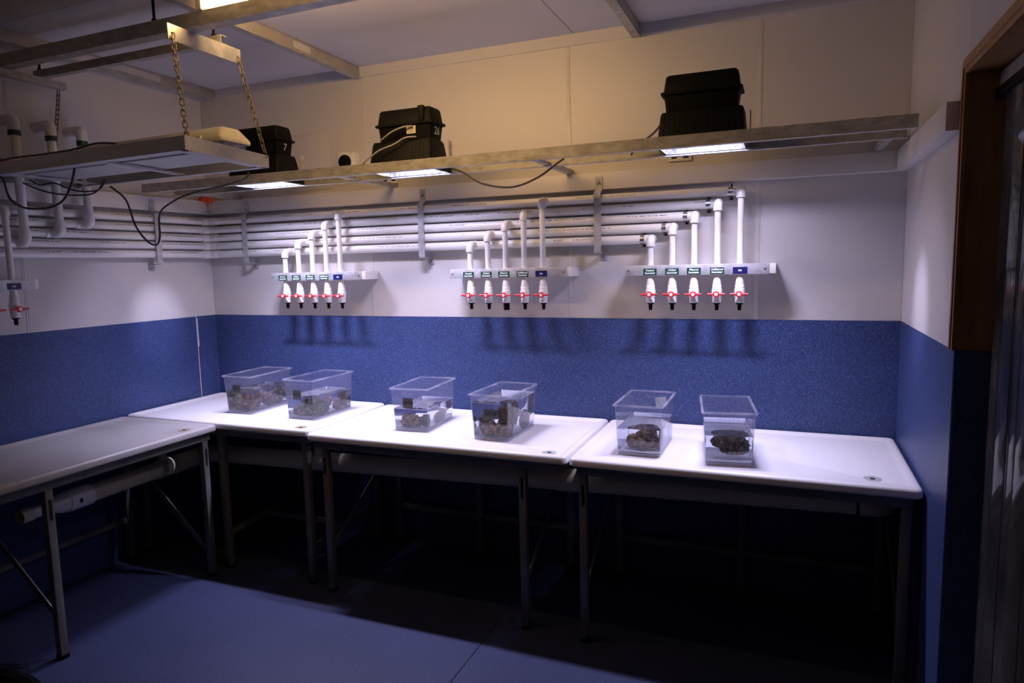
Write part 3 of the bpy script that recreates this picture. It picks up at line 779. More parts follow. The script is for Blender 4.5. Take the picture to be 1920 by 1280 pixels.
def floodlight(cx, label, gain=1.0):
    t = thing('floodlight', (cx, -0.52, 2.277), label, 'floodlight', 'floodlights on the lamp shelf')
    y0, y1 = -0.640, -0.396
    bm = new_bm()
    ringstack(bm, [(cx - 0.180, cx + 0.180, y0 + 0.018, y1 - 0.018, 0.012, 2.279), (cx - 0.190, cx + 0.190, y0 + 0.002, y1 - 0.002, 0.014, 2.282), (cx - 0.190, cx + 0.190, y0 + 0.002, y1 - 0.002, 0.014, 2.296), (cx - 0.184, cx + 0.184, y0 + 0.018, y1 - 0.022, 0.016, 2.325), (cx - 0.176, cx + 0.176, y0 + 0.038, y1 - 0.05, 0.016, 2.425),
                   (cx - 0.170, cx + 0.170, y0 + 0.044, y1 - 0.056, 0.014, 2.436)], cap0=False, nseg=3)
    # inner reflector shell joined along the bottom opening
    hs = obj('housing', bm, M_BLACKM, t)
    for i in range(15):                       # cooling fins on the front face
        fx = cx - 0.158 + 0.316 * i / 14
        bm = new_bm(); extrude_profile(bm, [(y0 + 0.012, 2.300), (y0 + 0.030, 2.300), (y0 + 0.050, 2.424), (y0 + 0.036, 2.424)], 'x', fx - 0.0035, fx + 0.0035)
        obj('fin', bm, M_BLACKM, hs, smooth=False)
    bm = new_bm()
    ringstack(bm, [(cx - 0.176, cx + 0.176, y0 + 0.020, y1 - 0.020, 0.010, 2.2805), (cx - 0.160, cx + 0.160, y0 + 0.046, y1 - 0.062, 0.010, 2.402)], cap0=False, cap1=True)
    obj('reflector', bm, M_REFL, t)
    ymid = (y0 + y1) / 2
    yy = -0.558
    obj('lamp_tube', cyl(new_bm(), (cx - 0.125, yy, 2.372), (cx + 0.125, yy, 2.372), 0.012, n=12), M_TUBE, t)
    area('tube_light', (cx, yy, 2.357), 0.25, 0.045, FLOOD_W * 0.48 * gain, FLOOD_COL, t, 165)      # the tube itself, wide
    area('tube_light', (cx, yy + 0.005, 2.352), 0.25, 0.045, FLOOD_W * 0.52 * gain, FLOOD_COL, t, 94)      # the reflector's downward throw
    for s in (-1, 1):
        beam('reflector_beam', (cx + s * 0.13, ymid, 2.298), (cx + s * 0.13 + s * 0.84, ymid + 0.035, 1.50), BEAM_W, 25, t)
    obj('glass_frame', ringstack(new_bm(), [(cx - 0.188, cx + 0.188, y0 + 0.004, y0 + 0.020, 0.003, 2.2775), (cx - 0.188, cx + 0.188, y0 + 0.004, y0 + 0.020, 0.003, 2.2795)]), M_BLACKM, t)
    # grey mounting yoke on the right-hand side
    bm = new_bm(); box(bm, cx + 0.192, cx + 0.197, -0.44, -0.405, 2.330, 2.445, bev=0.002)
    box(bm, cx + 0.150, cx + 0.192, -0.44, -0.405, 2.330, 2.336)
    obj('yoke', bm, M_GALVD, t)
    return t

def ballast(cx, label, number=None, sticker=False, latch=True):
    z0 = 2.437; y0, y1 = -0.598, -0.462
    t = thing('ballast_box', (cx, -0.53, z0), label, 'box', 'ballast boxes on the floodlights')
    bm = new_bm()
    ringstack(bm, [(cx - 0.150, cx + 0.150, y0 + 0.010, y1 - 0.010, 0.01, z0), (cx - 0.158, cx + 0.158, y0 + 0.003, y1 - 0.003, 0.012, z0 + 0.070)], nseg=3)
    b_ = obj('base', bm, M_BLACK, t)
    bm = new_bm()
    ringstack(bm, [(cx - 0.160, cx + 0.160, y0 + 0.002, y1 - 0.002, 0.012, z0 + 0.0702), (cx - 0.172, cx + 0.172, y0 - 0.008, y1 + 0.008, 0.012, z0 + 0.074), (cx - 0.172, cx + 0.172, y0 - 0.008, y1 + 0.008, 0.012, z0 + 0.084), (cx - 0.160, cx + 0.160, y0, y1, 0.012, z0 + 0.088),
                   (cx - 0.152, cx + 0.152, y0 + 0.008, y1 - 0.008, 0.014, z0 + 0.150), (cx - 0.144, cx + 0.144, y0 + 0.016, y1 - 0.016, 0.012, z0 + 0.158)], nseg=3)
    ld = obj('lid', bm, M_BLACK, t)
    if latch:
        for s in ((1,) if sticker else (-1, 1)):
            obj('latch', B(cx + s * 0.105 - 0.016, cx + s * 0.105 + 0.016, y0 - 0.010, y0 + 0.010, z0 + 0.078, z0 + 0.162, bev=0.003), M_BLACK, ld)
    if number:
        text_mesh(number, 0.055, plane_xf((cx + 0.1565, (y0 + y1) / 2 + 0.0, z0 + 0.040), (0, 1, 0), (0.11, 0, 1)), M_CHALK, b_, offset=0.0003)
    if sticker:
        st = obj('sticker', B(cx + 0.015, cx + 0.068, y0 + 0.001, y0 + 0.0035, z0 + 0.028, z0 + 0.066), M_STICK, b_, label='pale paper sticker')
        bm = new_bm()
        for q in range(4): box(bm, cx + 0.021, cx + 0.062 - 0.006 * (q % 2), y0 + 0.0006, y0 + 0.0009, z0 + 0.034 + q * 0.008, z0 + 0.0355 + q * 0.008)
        obj('sticker_print', bm, M_PEN, st)
    return t

FX = [0.995, 1.968, 3.474]
floodlight(FX[0], 'black ribbed floodlight on the shelf nearest the left wall, half hidden by the hanging frame', 1.22)
floodlight(FX[1], 'black ribbed floodlight on the shelf with a grey cable across it')
floodlight(FX[2], 'black ribbed floodlight on the shelf nearest the doorway')
ballast(FX[0] + 0.012, 'black lidded ballast box numbered 7 above the left floodlight', '7', latch=False)
ballast(FX[1] + 0.020, 'black lidded ballast box numbered 26 with a pale sticker', '26', sticker=True)
ballast(FX[2] - 0.002, 'plain black lidded ballast box above the right-hand floodlight', latch=False)

def cable(pts, r, mt, label, name='cable'):
    return tag(obj(name, tube(new_bm(), smooth_path(pts, 8), r, 8), mt), label, 'cable')
cx = FX[1]
cable([(cx + 0.075, -0.601, 2.500), (cx + 0.03, -0.618, 2.497), (cx - 0.04, -0.625, 2.475), (cx - 0.10, -0.622, 2.443), (cx - 0.115, -0.610, 2.4375)], 0.0045, M_GCABLE, 'short grey cable dropping from the sticker on box 26')
cable([(cx + 0.10, -0.612, 2.443), (cx + 0.04, -0.622, 2.441), (cx - 0.02, -0.634, 2.412), (cx - 0.10, -0.650, 2.385), (cx - 0.16, -0.656, 2.350), (cx - 0.20, -0.655, 2.326)], 0.0045, M_GCABLE, 'grey cable curving down the front of the middle floodlight')
cable([(FX[2] - 0.165, -0.55, 2.415), (FX[2] - 0.22, -0.50, 2.372), (FX[2] - 0.30, -0.46, 2.330), (FX[2] - 0.34, -0.44, 2.29)], 0.005, M_CABLE, 'dark cable slanting down from the right-hand floodlight')
cable([(cx + 0.20, -0.45, 2.30), (2.253, -0.45, 2.268), (2.36, -0.45, 2.205), (2.52, -0.45, 2.178), (2.66, -0.45, 2.215), (2.774, -0.45, 2.282), (2.80, -0.44, 2.30)], 0.0055, M_CABLE, 'dark cable sagging below the shelf left of the middle strap')

# small things on the back wall above the rail
t = thing('isolator_switch', (1.246, -0.035, 2.388), 'grey isolator switch box with a black rotary knob on the back wall', 'switch')
ib = obj('enclosure', B(1.190, 1.302, -0.075, -0.0025, 2.388, 2.508, bev=0.005), M_GREY, t)
obj('knob', lathe(new_bm(), (1.243, -0.075, 2.448), (0, -1, 0), [(0, 0.045), (0.012, 0.043), (0.014, 0.034), (0.030, 0.030)], 24), M_BLACK, t)
for sx in (1.202, 1.290):
    obj('screw', lathe(new_bm(), (sx, -0.075, 2.500), (0, -1, 0), [(0, 0.004), (0.002, 0.004)], 8), M_STAIN, ib)
tag(obj('access_panel', B(0.700, 1.075, -0.0045, -0.0005, 2.300, 2.660, bev=0.001), M_WALL), 'flat white access panel on the back wall beside the isolator switch', 'panel')
for cxp, lbl in ((3.30, 'white double power outlet behind the right end of the lamp shelf'), (1.52, 'white double power outlet on the back wall below the isolator switch')):
    t = thing('power_outlet', (cxp, -0.01, 2.29), lbl, 'outlet')
    pl = obj('plate', B(cxp - 0.060, cxp + 0.060, -0.012, -0.0025, 2.305, 2.375, bev=0.002), M_GREY, t)
    for s in (-1, 1): obj('socket', B(cxp + s * 0.03 - 0.014, cxp + s * 0.03 + 0.014, -0.0135, -0.012, 2.318, 2.345), M_DARK, pl)
bm = new_bm()
ringstack(bm, [(0.012, 0.104, -0.088, -0.054, 0.014, 2.268), (0.006, 0.112, -0.094, -0.0505, 0.017, 2.276), (0.006, 0.112, -0.094, -0.0505, 0.017, 2.298), (0.020, 0.098, -0.086, -0.054, 0.014, 2.306)], nseg=4)
for v in bm.verts:
    v.co += Vector((0, 0, 0.004 * math.sin(v.co.x * 60) - 0.012 * (abs(v.co.x - 0.059) / 0.05) ** 2))
tag(obj('orange_clip', bm, M_ORANGE), 'bright orange clip on the wall rail in the left corner', 'clip')

# ================================================================== HANGING FRAME, STRUTS AND CHAINS
# two long galvanised struts under the ceiling
def strut(x0, x1, y, z0, z1, dpt, label):
    t = thing('ceiling_strut', ((x0 + x1) / 2, y, z0), label, 'strut')
    obj('channel', extrude_profile(new_bm(), [(y, z0), (y + dpt, z0), (y + dpt, z0 + 0.004), (y + 0.004, z0 + 0.004), (y + 0.004, z1 - 0.004), (y + dpt, z1 - 0.004), (y + dpt, z1), (y, z1)], 'x', x0, x1), M_GALVD, t, smooth=False)
    return t
sA = strut(0.05, 3.00, -1.402, 2.832, 2.893, 0.060, 'long galvanised strut hung below the ceiling, nearer the camera')
sB = strut(0.09, 1.40, -1.205, 2.826, 2.866, 0.036, 'shorter galvanised strut hung behind the long one')
def crossbar(x, y0, y1, label):
    return tag(obj('cross_bar', B(x - 0.003, x + 0.003, y0, y1, 2.758, 2.8255, bev=0.001), M_GALV), label, 'bar')
crossbar(1.405, -1.505, -1.095, 'flat galvanised cross bar holding the two right-hand chains')
tag(obj('cross_bar', extrude_profile(new_bm(), [(0.110, 2.790), (0.160, 2.790), (0.160, 2.8255), (0.156, 2.8255), (0.156, 2.794), (0.110, 2.794)], 'y', -1.60, -1.075), M_GALVD, smooth=False), 'angle cross bar holding the left-hand chain by the left wall', 'bar')
for x, y, z, lbl in ((1.20, -1.385, 2.894, 'threaded rod holding the long strut up to the ceiling'), (1.34, -1.185, 2.867, 'threaded rod at the right end of the shorter strut'), (0.115, -1.185, 2.867, 'threaded rod at the left end of the shorter strut')):
    t = thing('threaded_rod', (x, y, z), lbl, 'rod')
    obj('rod', cyl(new_bm(), (x, y, z), (x, y, ZC - 0.0005), 0.006, n=8), M_BLACKM, t)
    obj('nut', lathe(new_bm(), (x, y, z + 0.0), (0, 0, 1), [(0, 0.012), (0.012, 0.012)], 6), M_BLACKM, t)

# the frame
hf = thing('hanging_frame', (0.78, -1.33, 2.275), 'white aluminium frame hung on chains beside the left wall', 'frame')
HZ0, HZ1 = 2.276, 2.334
cNR = Vector((1.572, -1.612, 0)); cFR = Vector((1.500, -1.052, 0)); cNL = Vector((0.055, -1.528, 0)); cFL = Vector((0.055, -0.985, 0))
def rail(p, q, name, inward):
    """channel rail: thin web with a bottom flange turned inwards"""
    bm = new_bm(); n = Vector(inward).normalized()
    d = (q - p).normalized()
    sect = [(0, HZ0), (0.034, HZ0), (0.034, HZ0 + 0.004), (0.004, HZ0 + 0.004), (0.004, HZ1), (0, HZ1)]
    A = [bm.verts.new(p + n * s + Vector((0, 0, z))) for s, z in sect]
    Bv = [bm.verts.new(q + n * s + Vector((0, 0, z))) for s, z in sect]
    k = len(sect)
    for i in range(k): bm.faces.new((A[i], A[(i + 1) % k], Bv[(i + 1) % k], Bv[i]))
    bm.faces.new(list(reversed(A))); bm.faces.new(Bv)
    return obj(name, bm, M_ALU, hf, smooth=False)
def perp(p, q, toward):
    d = (q - p).normalized(); n = Vector((-d.y, d.x, 0))
    return n if n.dot(toward - p) > 0 else -n
mid = (cNR + cFL) / 2
for p, q, nm in ((cNL, cNR, 'long_rail'), (cFL, cFR, 'long_rail'), (cNR, cFR, 'end_rail'), (cNL, cFL, 'end_rail')):
    n_ = perp(p, q, mid)
    if nm == 'end_rail':
        d = (q - p).normalized() * 0.0045
        rail(p + d, q - d, nm, n_)
    else: rail(p, q, nm, n_)
# reflector tray between the rails, with pressed ribs along its near side
def lerp2(s, t_): return (cNL.lerp(cNR, s)).lerp(cFL.lerp(cFR, s), t_)
bm = new_bm(); zt_ = HZ0 + 0.0165
rows = [0.075, 0.12, 0.13, 0.17, 0.18, 0.22, 0.23, 0.27, 0.28, 0.32, 0.335, 0.74]
hz = [0.0, 0.0, 0.006, 0.006, 0.0, 0.0, 0.006, 0.006, 0.0, 0.0, 0.004, 0.004]
grid = []
for s in (0.03, 0.47, 0.53, 0.972):
    grid.append([lerp2(s, r) + Vector((0, 0, zt_ + h)) for r, h in zip(rows, hz)])
vg = [[bm.verts.new(p) for p in g] for g in grid]; vt = [[bm.verts.new(p + Vector((0, 0, 0.003))) for p in g] for g in grid]
for i in range(3):
    for j in range(len(rows) - 1):
        bm.faces.new((vg[i][j], vg[i + 1][j], vg[i + 1][j + 1], vg[i][j + 1])); bm.faces.new((vt[i][j], vt[i][j + 1], vt[i + 1][j + 1], vt[i + 1][j]))
obj('reflector_tray', bm, M_ALU, hf, smooth=False)
for s in (0.12, 0.60, 0.95):
    a = lerp2(s, 0.012); b2 = lerp2(s, 0.988)
    obj('cross_rib', bar(new_bm(), a + Vector((0, 0, HZ0 + 0.0105)), b2 + Vector((0, 0, HZ0 + 0.0105)), 0.03, 0.010), M_ALU, hf)

# batten light lying on the frame
bt = thing('batten_light', (0.875, -1.19, HZ0 + 0.026), 'unlit cream weatherproof batten light lying on the hanging frame', 'light')
ax = (cNR - cNL).normalized(); rot = math.atan2(ax.y, ax.x)
XB = Matrix.Translation((0.875, -1.190, 0)) @ Matrix.Rotation(rot, 4, 'Z')
bz = HZ0 + 0.027
bm = ringstack(new_bm(), [(-0.575, 0.575, -0.062, 0.062, 0.02, bz), (-0.590, 0.590, -0.080, 0.080, 0.02, bz + 0.068)], xf=XB)
df_ = obj('diffuser', bm, M_DIFF, bt, label='ribbed clear diffuser')
for k in range(5):
    yy = -0.05 + 0.025 * k
    obj('rib', bar(new_bm(), XB @ Vector((-0.56, yy, bz + 0.001)), XB @ Vector((0.56, yy, bz + 0.001)), 0.003, 0.0018), M_DIFF, df_)
bm = ringstack(new_bm(), [(-0.600, 0.600, -0.092, 0.092, 0.02, bz + 0.0685), (-0.600, 0.600, -0.092, 0.092, 0.02, bz + 0.083), (-0.570, 0.570, -0.055, 0.055, 0.02, bz + 0.134), (-0.560, 0.560, -0.048, 0.048, 0.018, bz + 0.138)], xf=XB)
bd = obj('canopy', bm, M_CREAM, bt)
for xk in (0.46, 0.0, -0.46):
    for s in (-1, 1):
        obj('clip', B(xk - 0.014, xk + 0.014, s * 0.091 - 0.006, s * 0.091 + 0.006, bz + 0.053, bz + 0.098, bev=0.002, xf=XB), M_GREY, bt)
obj('cable_entry', lathe(new_bm(), XB @ Vector((0.582, 0.0, bz + 0.106)), XB.to_3x3() @ Vector((1, 0, 0.55)), [(0, 0.018), (0.004, 0.018), (0.005, 0.011), (0.001, 0.010)], 18), M_CREAM, bd)

# chains
link_mesh = None
def chain(p0, p1, label):
    global link_mesh
    p0 = Vector(p0); p1 = Vector(p1); d = p1 - p0; Lc = d.length
    pitch = 0.0265; n = max(2, int(round(Lc / pitch))); step = Lc / n
    t = thing('chain', p1, label, 'chain', 'chains holding the hanging frame')
    if link_mesh is None:
        bm = new_bm(); pts = []
        for k in range(16):
            a = 2 * math.pi * k / 16
            z = 0.0085 * (1 if math.sin(a) > 0 else -1) + 0.0088 * math.sin(a)
            pts.append((0.0088 * math.cos(a), 0, z))
        tube(bm, pts, 0.0027, 7, closed=True)
        link_mesh = bpy.data.meshes.new('link'); bmesh.ops.recalc_face_normals(bm, faces=bm.faces); bm.to_mesh(link_mesh); bm.free()
        link_mesh.materials.append(M_CHAIN); link_mesh.polygons.foreach_set('use_smooth', [True] * len(link_mesh.polygons))
    q = d.to_track_quat('Z', 'Y')
    for k in range(n):
        o = bpy.data.objects.new('link', link_mesh); C.objects.link(o)
        place(o, p0 + d * ((k + 0.5) / n), t)
        o.rotation_mode = 'QUATERNION'
        o.rotation_quaternion = q @ Matrix.Rotation(math.radians(90 * (k % 2) + 20), 3, 'Z').to_quaternion()
    return t
chain((1.411, -1.486, 2.785), (1.558, -1.585, 2.325), 'chain at the near right corner of the hanging frame')
chain((1.411, -1.116, 2.785), (1.505, -1.075, 2.325), 'chain at the far right corner of the hanging frame')
chain((0.112, -1.090, 2.788), (0.0575, -1.125, 2.325), 'chain at the left wall end of the hanging frame')

# lit fluorescent batten standing on the long strut, just under the ceiling
WX0, WX1, WY, WZ = 1.470, 2.900, -1.372, 2.8935
wt = thing('batten_light', ((WX0 + WX1) / 2, WY, WZ), 'lit warm batten light on the long strut at the top edge of the photo', 'light')
obj('diffuser', ringstack(new_bm(), [(WX0 + 0.036, WX1 - 0.036, WY - 0.026, WY + 0.026, 0.01, WZ + 0.016), (WX0 + 0.034, WX1 - 0.034, WY - 0.036, WY + 0.036, 0.012, WZ + 0.068)]), M_WARM, wt, label='glowing diffuser')
obj('canopy', ringstack(new_bm(), [(WX0, WX1, WY - 0.05, WY + 0.05, 0.02, WZ + 0.0685), (WX0, WX1, WY - 0.05, WY + 0.05, 0.02, WZ + 0.082), (WX0 + 0.03, WX1 - 0.03, WY - 0.03, WY + 0.03, 0.02, WZ + 0.110)]), M_CREAM, wt)
for xa, xb in ((WX0 + 0.002, WX0 + 0.0335), (WX1 - 0.0335, WX1 - 0.002)):
    obj('end_cap', B(xa, xb, WY - 0.04, WY + 0.04, WZ + 0.0005, WZ + 0.068, bev=0.004), M_CREAM, wt)

# cables about the hanging frame
cable([(0.330, -1.00, 2.268), (0.345, -0.985, 2.250), (0.385, -0.95, 2.19), (0.405, -0.92, 2.05), (0.46, -0.90, 1.965), (0.529, -0.90, 1.940), (0.562, -0.90, 1.985), (0.577, -0.90, 2.113), (0.66, -0.88, 2.175), (0.768, -0.85, 2.215), (0.93, -0.75, 2.262), (1.00, -0.69, 2.296), (1.01, -0.665, 2.335)], 0.0055, M_CABLE, 'long dark cable looping from the hanging frame to the lamp shelf')
cable([(0.165, -1.47, 2.280), (0.205, -1.48, 2.255), (0.27, -1.50, 2.165), (0.36, -1.50, 2.118), (0.47, -1.50, 2.105), (0.58, -1.50, 2.110), (0.662, -1.50, 2.138), (0.72, -1.50, 2.20), (0.742, -1.49, 2.278)], 0.0055, M_CABLE, 'dark cable in a deep loop under the left end of the hanging frame')
cable([(0.12, -1.35, 2.283), (0.15, -1.34, 2.258), (0.25, -1.28, 2.212), (0.38, -1.20, 2.200), (0.44, -1.16, 2.222), (0.47, -1.14, 2.283)], 0.0042, M_CABLE, 'thin dark cable in a shallow loop behind the deep one')
cable([(0.14, -1.31, 2.283), (0.20, -1.30, 2.255), (0.27, -1.27, 2.262), (0.36, -1.22, 2.222), (0.46, -1.17, 2.225), (0.50, -1.15, 2.283)], 0.0042, M_CABLE, 'thin dark wavy cable under the left end of the hanging frame')
cable([(0.25, -1.540, 2.340), (0.42, -1.549, 2.343), (0.62, -1.560, 2.340), (0.85, -1.573, 2.341), (1.02, -1.583, 2.352), (1.15, -1.589, 2.340)], 0.005, M_CABLE, 'dark cable lying on top of the hanging frame')
# hose on the floor
cable([(0.25, -2.20, 0.036), (0.60, -2.02, 0.036), (0.82, -1.99, 0.036), (1.00, -2.05, 0.036), (1.10, -2.20, 0.036), (1.14, -2.40, 0.036)], 0.035, M_BLACK, 'thick black hose curving on the floor in the bottom left corner', 'hose')

# ================================================================== TUBS, WATER AND CORAL
def coral_mat(name, a, b2, c, scale=38):
    mt, nt, bs, out = nodes_of(name); L = nt.links
    tc = nt.nodes.new('ShaderNodeTexCoord')
    n1 = nt.nodes.new('ShaderNodeTexNoise'); n1.inputs['Scale'].default_value = scale; n1.inputs['Detail'].default_value = 6; n1.inputs['Roughness'].default_value = 0.7
    L.new(tc.outputs['Object'], n1.inputs['Vector'])
    rp = nt.nodes.new('ShaderNodeValToRGB'); e = rp.color_ramp.elements
    e[0].position = 0.42; e[0].color = (*a, 1); e[1].position = 0.51; e[1].color = (*b2, 1)
    n = e.new(0.63); n.color = (*c, 1)
    L.new(n1.outputs['Fac'], rp.inputs[0]); L.new(rp.outputs[0], bs.inputs['Base Color'])
    bs.inputs['Roughness'].default_value = 0.8
    n2 = nt.nodes.new('ShaderNodeTexNoise'); n2.inputs['Scale'].default_value = 170; L.new(tc.outputs['Object'], n2.inputs['Vector'])
    bp = nt.nodes.new('ShaderNodeBump'); bp.inputs['Strength'].default_value = 1.0; bp.inputs['Distance'].default_value = 0.008
    L.new(n2.outputs['Fac'], bp.inputs['Height']); L.new(bp.outputs[0], bs.inputs['Normal'])
    return mt
K_BROWN = coral_mat('brown_coral', (0.021, 0.011, 0.005), (0.106, 0.056, 0.027), (0.292, 0.173, 0.097))
K_DARK = coral_mat('dark_brown_coral', (0.013, 0.008, 0.002), (0.065, 0.035, 0.009), (0.213, 0.121, 0.030))
K_OLIVE = coral_mat('olive_coral', (0.015, 0.014, 0.006), (0.086, 0.071, 0.030), (0.289, 0.226, 0.118))
K_RED = coral_mat('red_brown_rock', (0.020, 0.004, 0.004), (0.109, 0.024, 0.024), (0.343, 0.193, 0.143))
K_PINK = coral_mat('pink_encrusted_rock', (0.035, 0.015, 0.018), (0.116, 0.049, 0.060), (0.262, 0.167, 0.158))
K_RUST = coral_mat('rusty_rock', (0.023, 0.010, 0.004), (0.139, 0.056, 0.010), (0.388, 0.224, 0.119))
K_GREEN = coral_mat('green_turf_rock', (0.008, 0.012, 0.003), (0.046, 0.055, 0.011), (0.166, 0.139, 0.068))
M_WEED = mat('green_weed', (0.16, 0.24, 0.05), 0.6, var=0.2, scale=60)

def coral(xf, lobes, seed, mt, label, group, amp=0.22, freq=3.0, sprig=False):
    """lumpy body: displaced spheres growing into each other; lobes (x,y,z,rx,ry,rz) in tub coordinates"""
    bm = new_bm(); rs = random.Random(seed)
    for (x, y, z, rx, ry, rz) in lobes:
        t_ = bmesh.new(); bmesh.ops.create_icosphere(t_, subdivisions=5, radius=1.0)
        off = Vector((rs.uniform(0, 50), rs.uniform(0, 50), rs.uniform(0, 50)))
        vm = {}
        for v in t_.verts:
            n = v.co.normalized()
            f = 1 + amp * noise.fractal(n * freq * 0.55 + off, 0.8, 2.0, 3) + amp * 0.8 * (0.42 - noise.voronoi(n * freq + off)[0][0]) + amp * 0.45 * noise.noise(n * freq * 4 + off) + amp * 0.25 * noise.noise(n * freq * 9 + off)
            p = Vector((x + n.x * rx * f, y + n.y * ry * f, max(0.019, z + n.z * rz * f)))
            vm[v.index] = bm.verts.new(xf @ p)
        for fc in t_.faces: bm.faces.new([vm[v.index] for v in fc.verts])
        t_.free()
    o = tag(obj('coral', bm, mt), label, 'coral', group)
    o.cycles.is_caustics_receiver = True
    if sprig:
        bm = new_bm(); x, y, z = sprig
        for k in range(7):
            a = rs.uniform(0, 6.28); ln = rs.uniform(0.02, 0.045)
            tube(bm, [xf @ Vector((x, y, z)), xf @ Vector((x + 0.01 * math.cos(a), y + 0.01 * math.sin(a), z + ln * 0.5)), xf @ Vector((x + 0.022 * math.cos(a), y + 0.02 * math.sin(a), z + ln))], [0.0022, 0.0018, 0.0008], 5)
        obj('weed_sprig', bm, M_WEED, o, label='small green sprig of weed')
    return o

TB = 0.0
def tub(cx, cy_, rot, zb, level, label, tape=None, tape_pos=None, tape_back=False, which=''):
    xf = Matrix.Translation((cx, cy_, zb)) @ Matrix.Rotation(math.radians(rot), 4, 'Z')
    t = thing('plastic_tub', (cx, cy_, zb), label, 'tub', 'clear plastic tubs on the tables')
    H = 0.242
    def hx(z): return 0.0985 + 0.0105 * z / H
    def hy(z): return 0.1780 + 0.0130 * z / H
    def rg(z, ins, r): return (-hx(z) + ins, hx(z) - ins, -hy(z) + ins, hy(z) - ins, r, z)
    bm = ringstack(new_bm(), [rg(0.0, 0.0022, 0.007), rg(0.0, 0.0, 0.008), rg(0.20, 0, 0.008), rg(H - 0.008, 0, 0.008), rg(H - 0.008, 0.002, 0.007), rg(0.0, 0.0022, 0.007)], cap0=False, cap1=False, nseg=4, xf=xf)
    bd = obj('tub_body', bm, M_TUB, t)
    obj('tub_floor', ringstack(new_bm(), [rg(0.0165, 0.0045, 0.007), rg(0.0172, 0.0045, 0.007)], nseg=4, xf=xf), M_TFLOOR, t)
    obj('foot_light_band', ringstack(new_bm(), [rg(0.0004, 0.0026, 0.006), rg(0.0120, 0.0026, 0.006), rg(0.0120, 0.0060, 0.005), rg(0.0004, 0.0060, 0.005), rg(0.0004, 0.0026, 0.006)], cap0=False, cap1=False, nseg=4, xf=xf), M_TFLOOR, t)  # milky ring added to imitate the light gathered under the tub
    z0, z1 = H - 0.0078, H
    bm = ringstack(new_bm(), [rg(z0, 0.0, 0.008), rg(z0 - 0.001, -0.0085, 0.010), rg(z1 - 0.002, -0.009, 0.010), rg(z1, -0.004, 0.010), rg(z1 - 0.001, 0.0015, 0.008), rg(z0, 0.0015, 0.008), rg(z0, 0.0, 0.008)], cap0=False, cap1=False, nseg=4, xf=xf)
    obj('rim', bm, M_RIM, t)
    # row of five small holes at the label end
    yb = 1 if tape_back else -1
    for k in range(5):
        hxx = -0.036 + 0.018 * k; zh = H - 0.030
        p = xf @ Vector((hxx, yb * (hy(zh) + 0.0008), zh)); ax_ = xf.to_3x3() @ Vector((0, yb, 0))
        u_, v_ = frame_for(ax_)
        pts = [p + (u_ * math.cos(a) + v_ * math.sin(a)) * 0.0036 for a in [2 * math.pi * q / 10 for q in range(10)]]
        obj('vent_hole', tube(new_bm(), pts, 0.0011, 5, closed=True), M_RIM, bd)
    if tape is not None:
        tx, tz, tw, th = tape_pos
        yy = (hy(tz) + 0.0012) * yb
        bm = B(-tw / 2, tw / 2, -0.0003, 0.0003, -th / 2, th / 2, xf=xf @ Matrix.Translation((tx, yy, tz)) @ Matrix.Rotation(math.radians(-3 * yb), 4, 'X') @ Matrix.Rotation(math.radians(rot % 5 - 2 if not tape_back else -8), 4, 'Y'))
        tp = obj('tape_label', bm, M_TAPEW if tape_back else M_TAPE, t, label='piece of grey tape with handwriting' if tape else 'piece of blank pale tape')
        if tape:
            text_mesh(tape, 0.026, xf @ plane_xf((tx, yy - 0.0010, tz), (1, 0, 0), (0, -0.05, 1)), M_PEN, tp, offset=0.0004)
    # beads of water inside the walls
    rs = random.Random(int(cx * 100)); bm = new_bm()
    for k in range(60):
        side = rs.random(); z = rs.uniform(level + 0.02, H - 0.012); r = rs.uniform(0.0006, 0.0016)
        if side < 0.45: p = Vector((-hx(z) + 0.003, rs.uniform(-0.16, 0.16), z))
        elif side < 0.75: p = Vector((hx(z) + 0.0005, rs.uniform(-0.16, 0.16), z))
        else: p = Vector((rs.uniform(-0.08, 0.08), -hy(z) - 0.0005, z))
        bmesh.ops.create_icosphere(bm, subdivisions=1, radius=r, matrix=xf @ Matrix.Translation(p))
    o = obj('water_beads', bm, M_RIM, bd); o['kind'] = 'stuff'
    # water
    zl = level
    bm = ringstack(new_bm(), [rg(0.0145, 0.0060, 0.005), rg(0.0145, 0.0045, 0.006), rg(0.0148, 0.0038, 0.0065), rg(0.0155, 0.0035, 0.007), rg(0.0170, 0.0035, 0.007), rg(zl - 0.0025, 0.0035, 0.007), rg(zl - 0.0010, 0.0035, 0.007), rg(zl - 0.0003, 0.0038, 0.0065), rg(zl, 0.0045, 0.006), rg(zl, 0.0060, 0.005)], nseg=4, xf=xf)
    wt_ = tag(obj('water', bm, M_WATER, sharp=False), 'clear water %s' % which, 'water', 'water in the tubs', 'stuff')
    wt_.cycles.is_caustics_caster = True
    return xf

Z1 = 0.8952; Z2 = 0.8882; Z3 = 0.8882
A = tub(0.678, -0.340, 2, Z1, 0.140, 'clear tub of water and reddish rocks nearest the left wall, small dark tape label', 'GF15', (-0.012, 0.160, 0.056, 0.050), which='in the leftmost tub')
G = 'coral and rock in the tubs'
coral(A, [(-0.045, -0.11, 0.060, 0.032, 0.040, 0.045), (-0.055, -0.05, 0.05, 0.03, 0.05, 0.035)], 1, K_OLIVE, 'dull olive rock at the front left of the leftmost tub', G)
coral(A, [(0.035, -0.115, 0.065, 0.045, 0.045, 0.050), (0.055, -0.09, 0.090, 0.030, 0.04, 0.035), (0.005, -0.10, 0.04, 0.03, 0.03, 0.025)], 2, K_RED, 'red brown rock at the front of the leftmost tub', G, 0.34)
coral(A, [(0.045, -0.005, 0.075, 0.036, 0.05, 0.045), (0.03, 0.02, 0.05, 0.03, 0.04, 0.03)], 3, K_PINK, 'pink encrusted rock halfway along the leftmost tub', G)
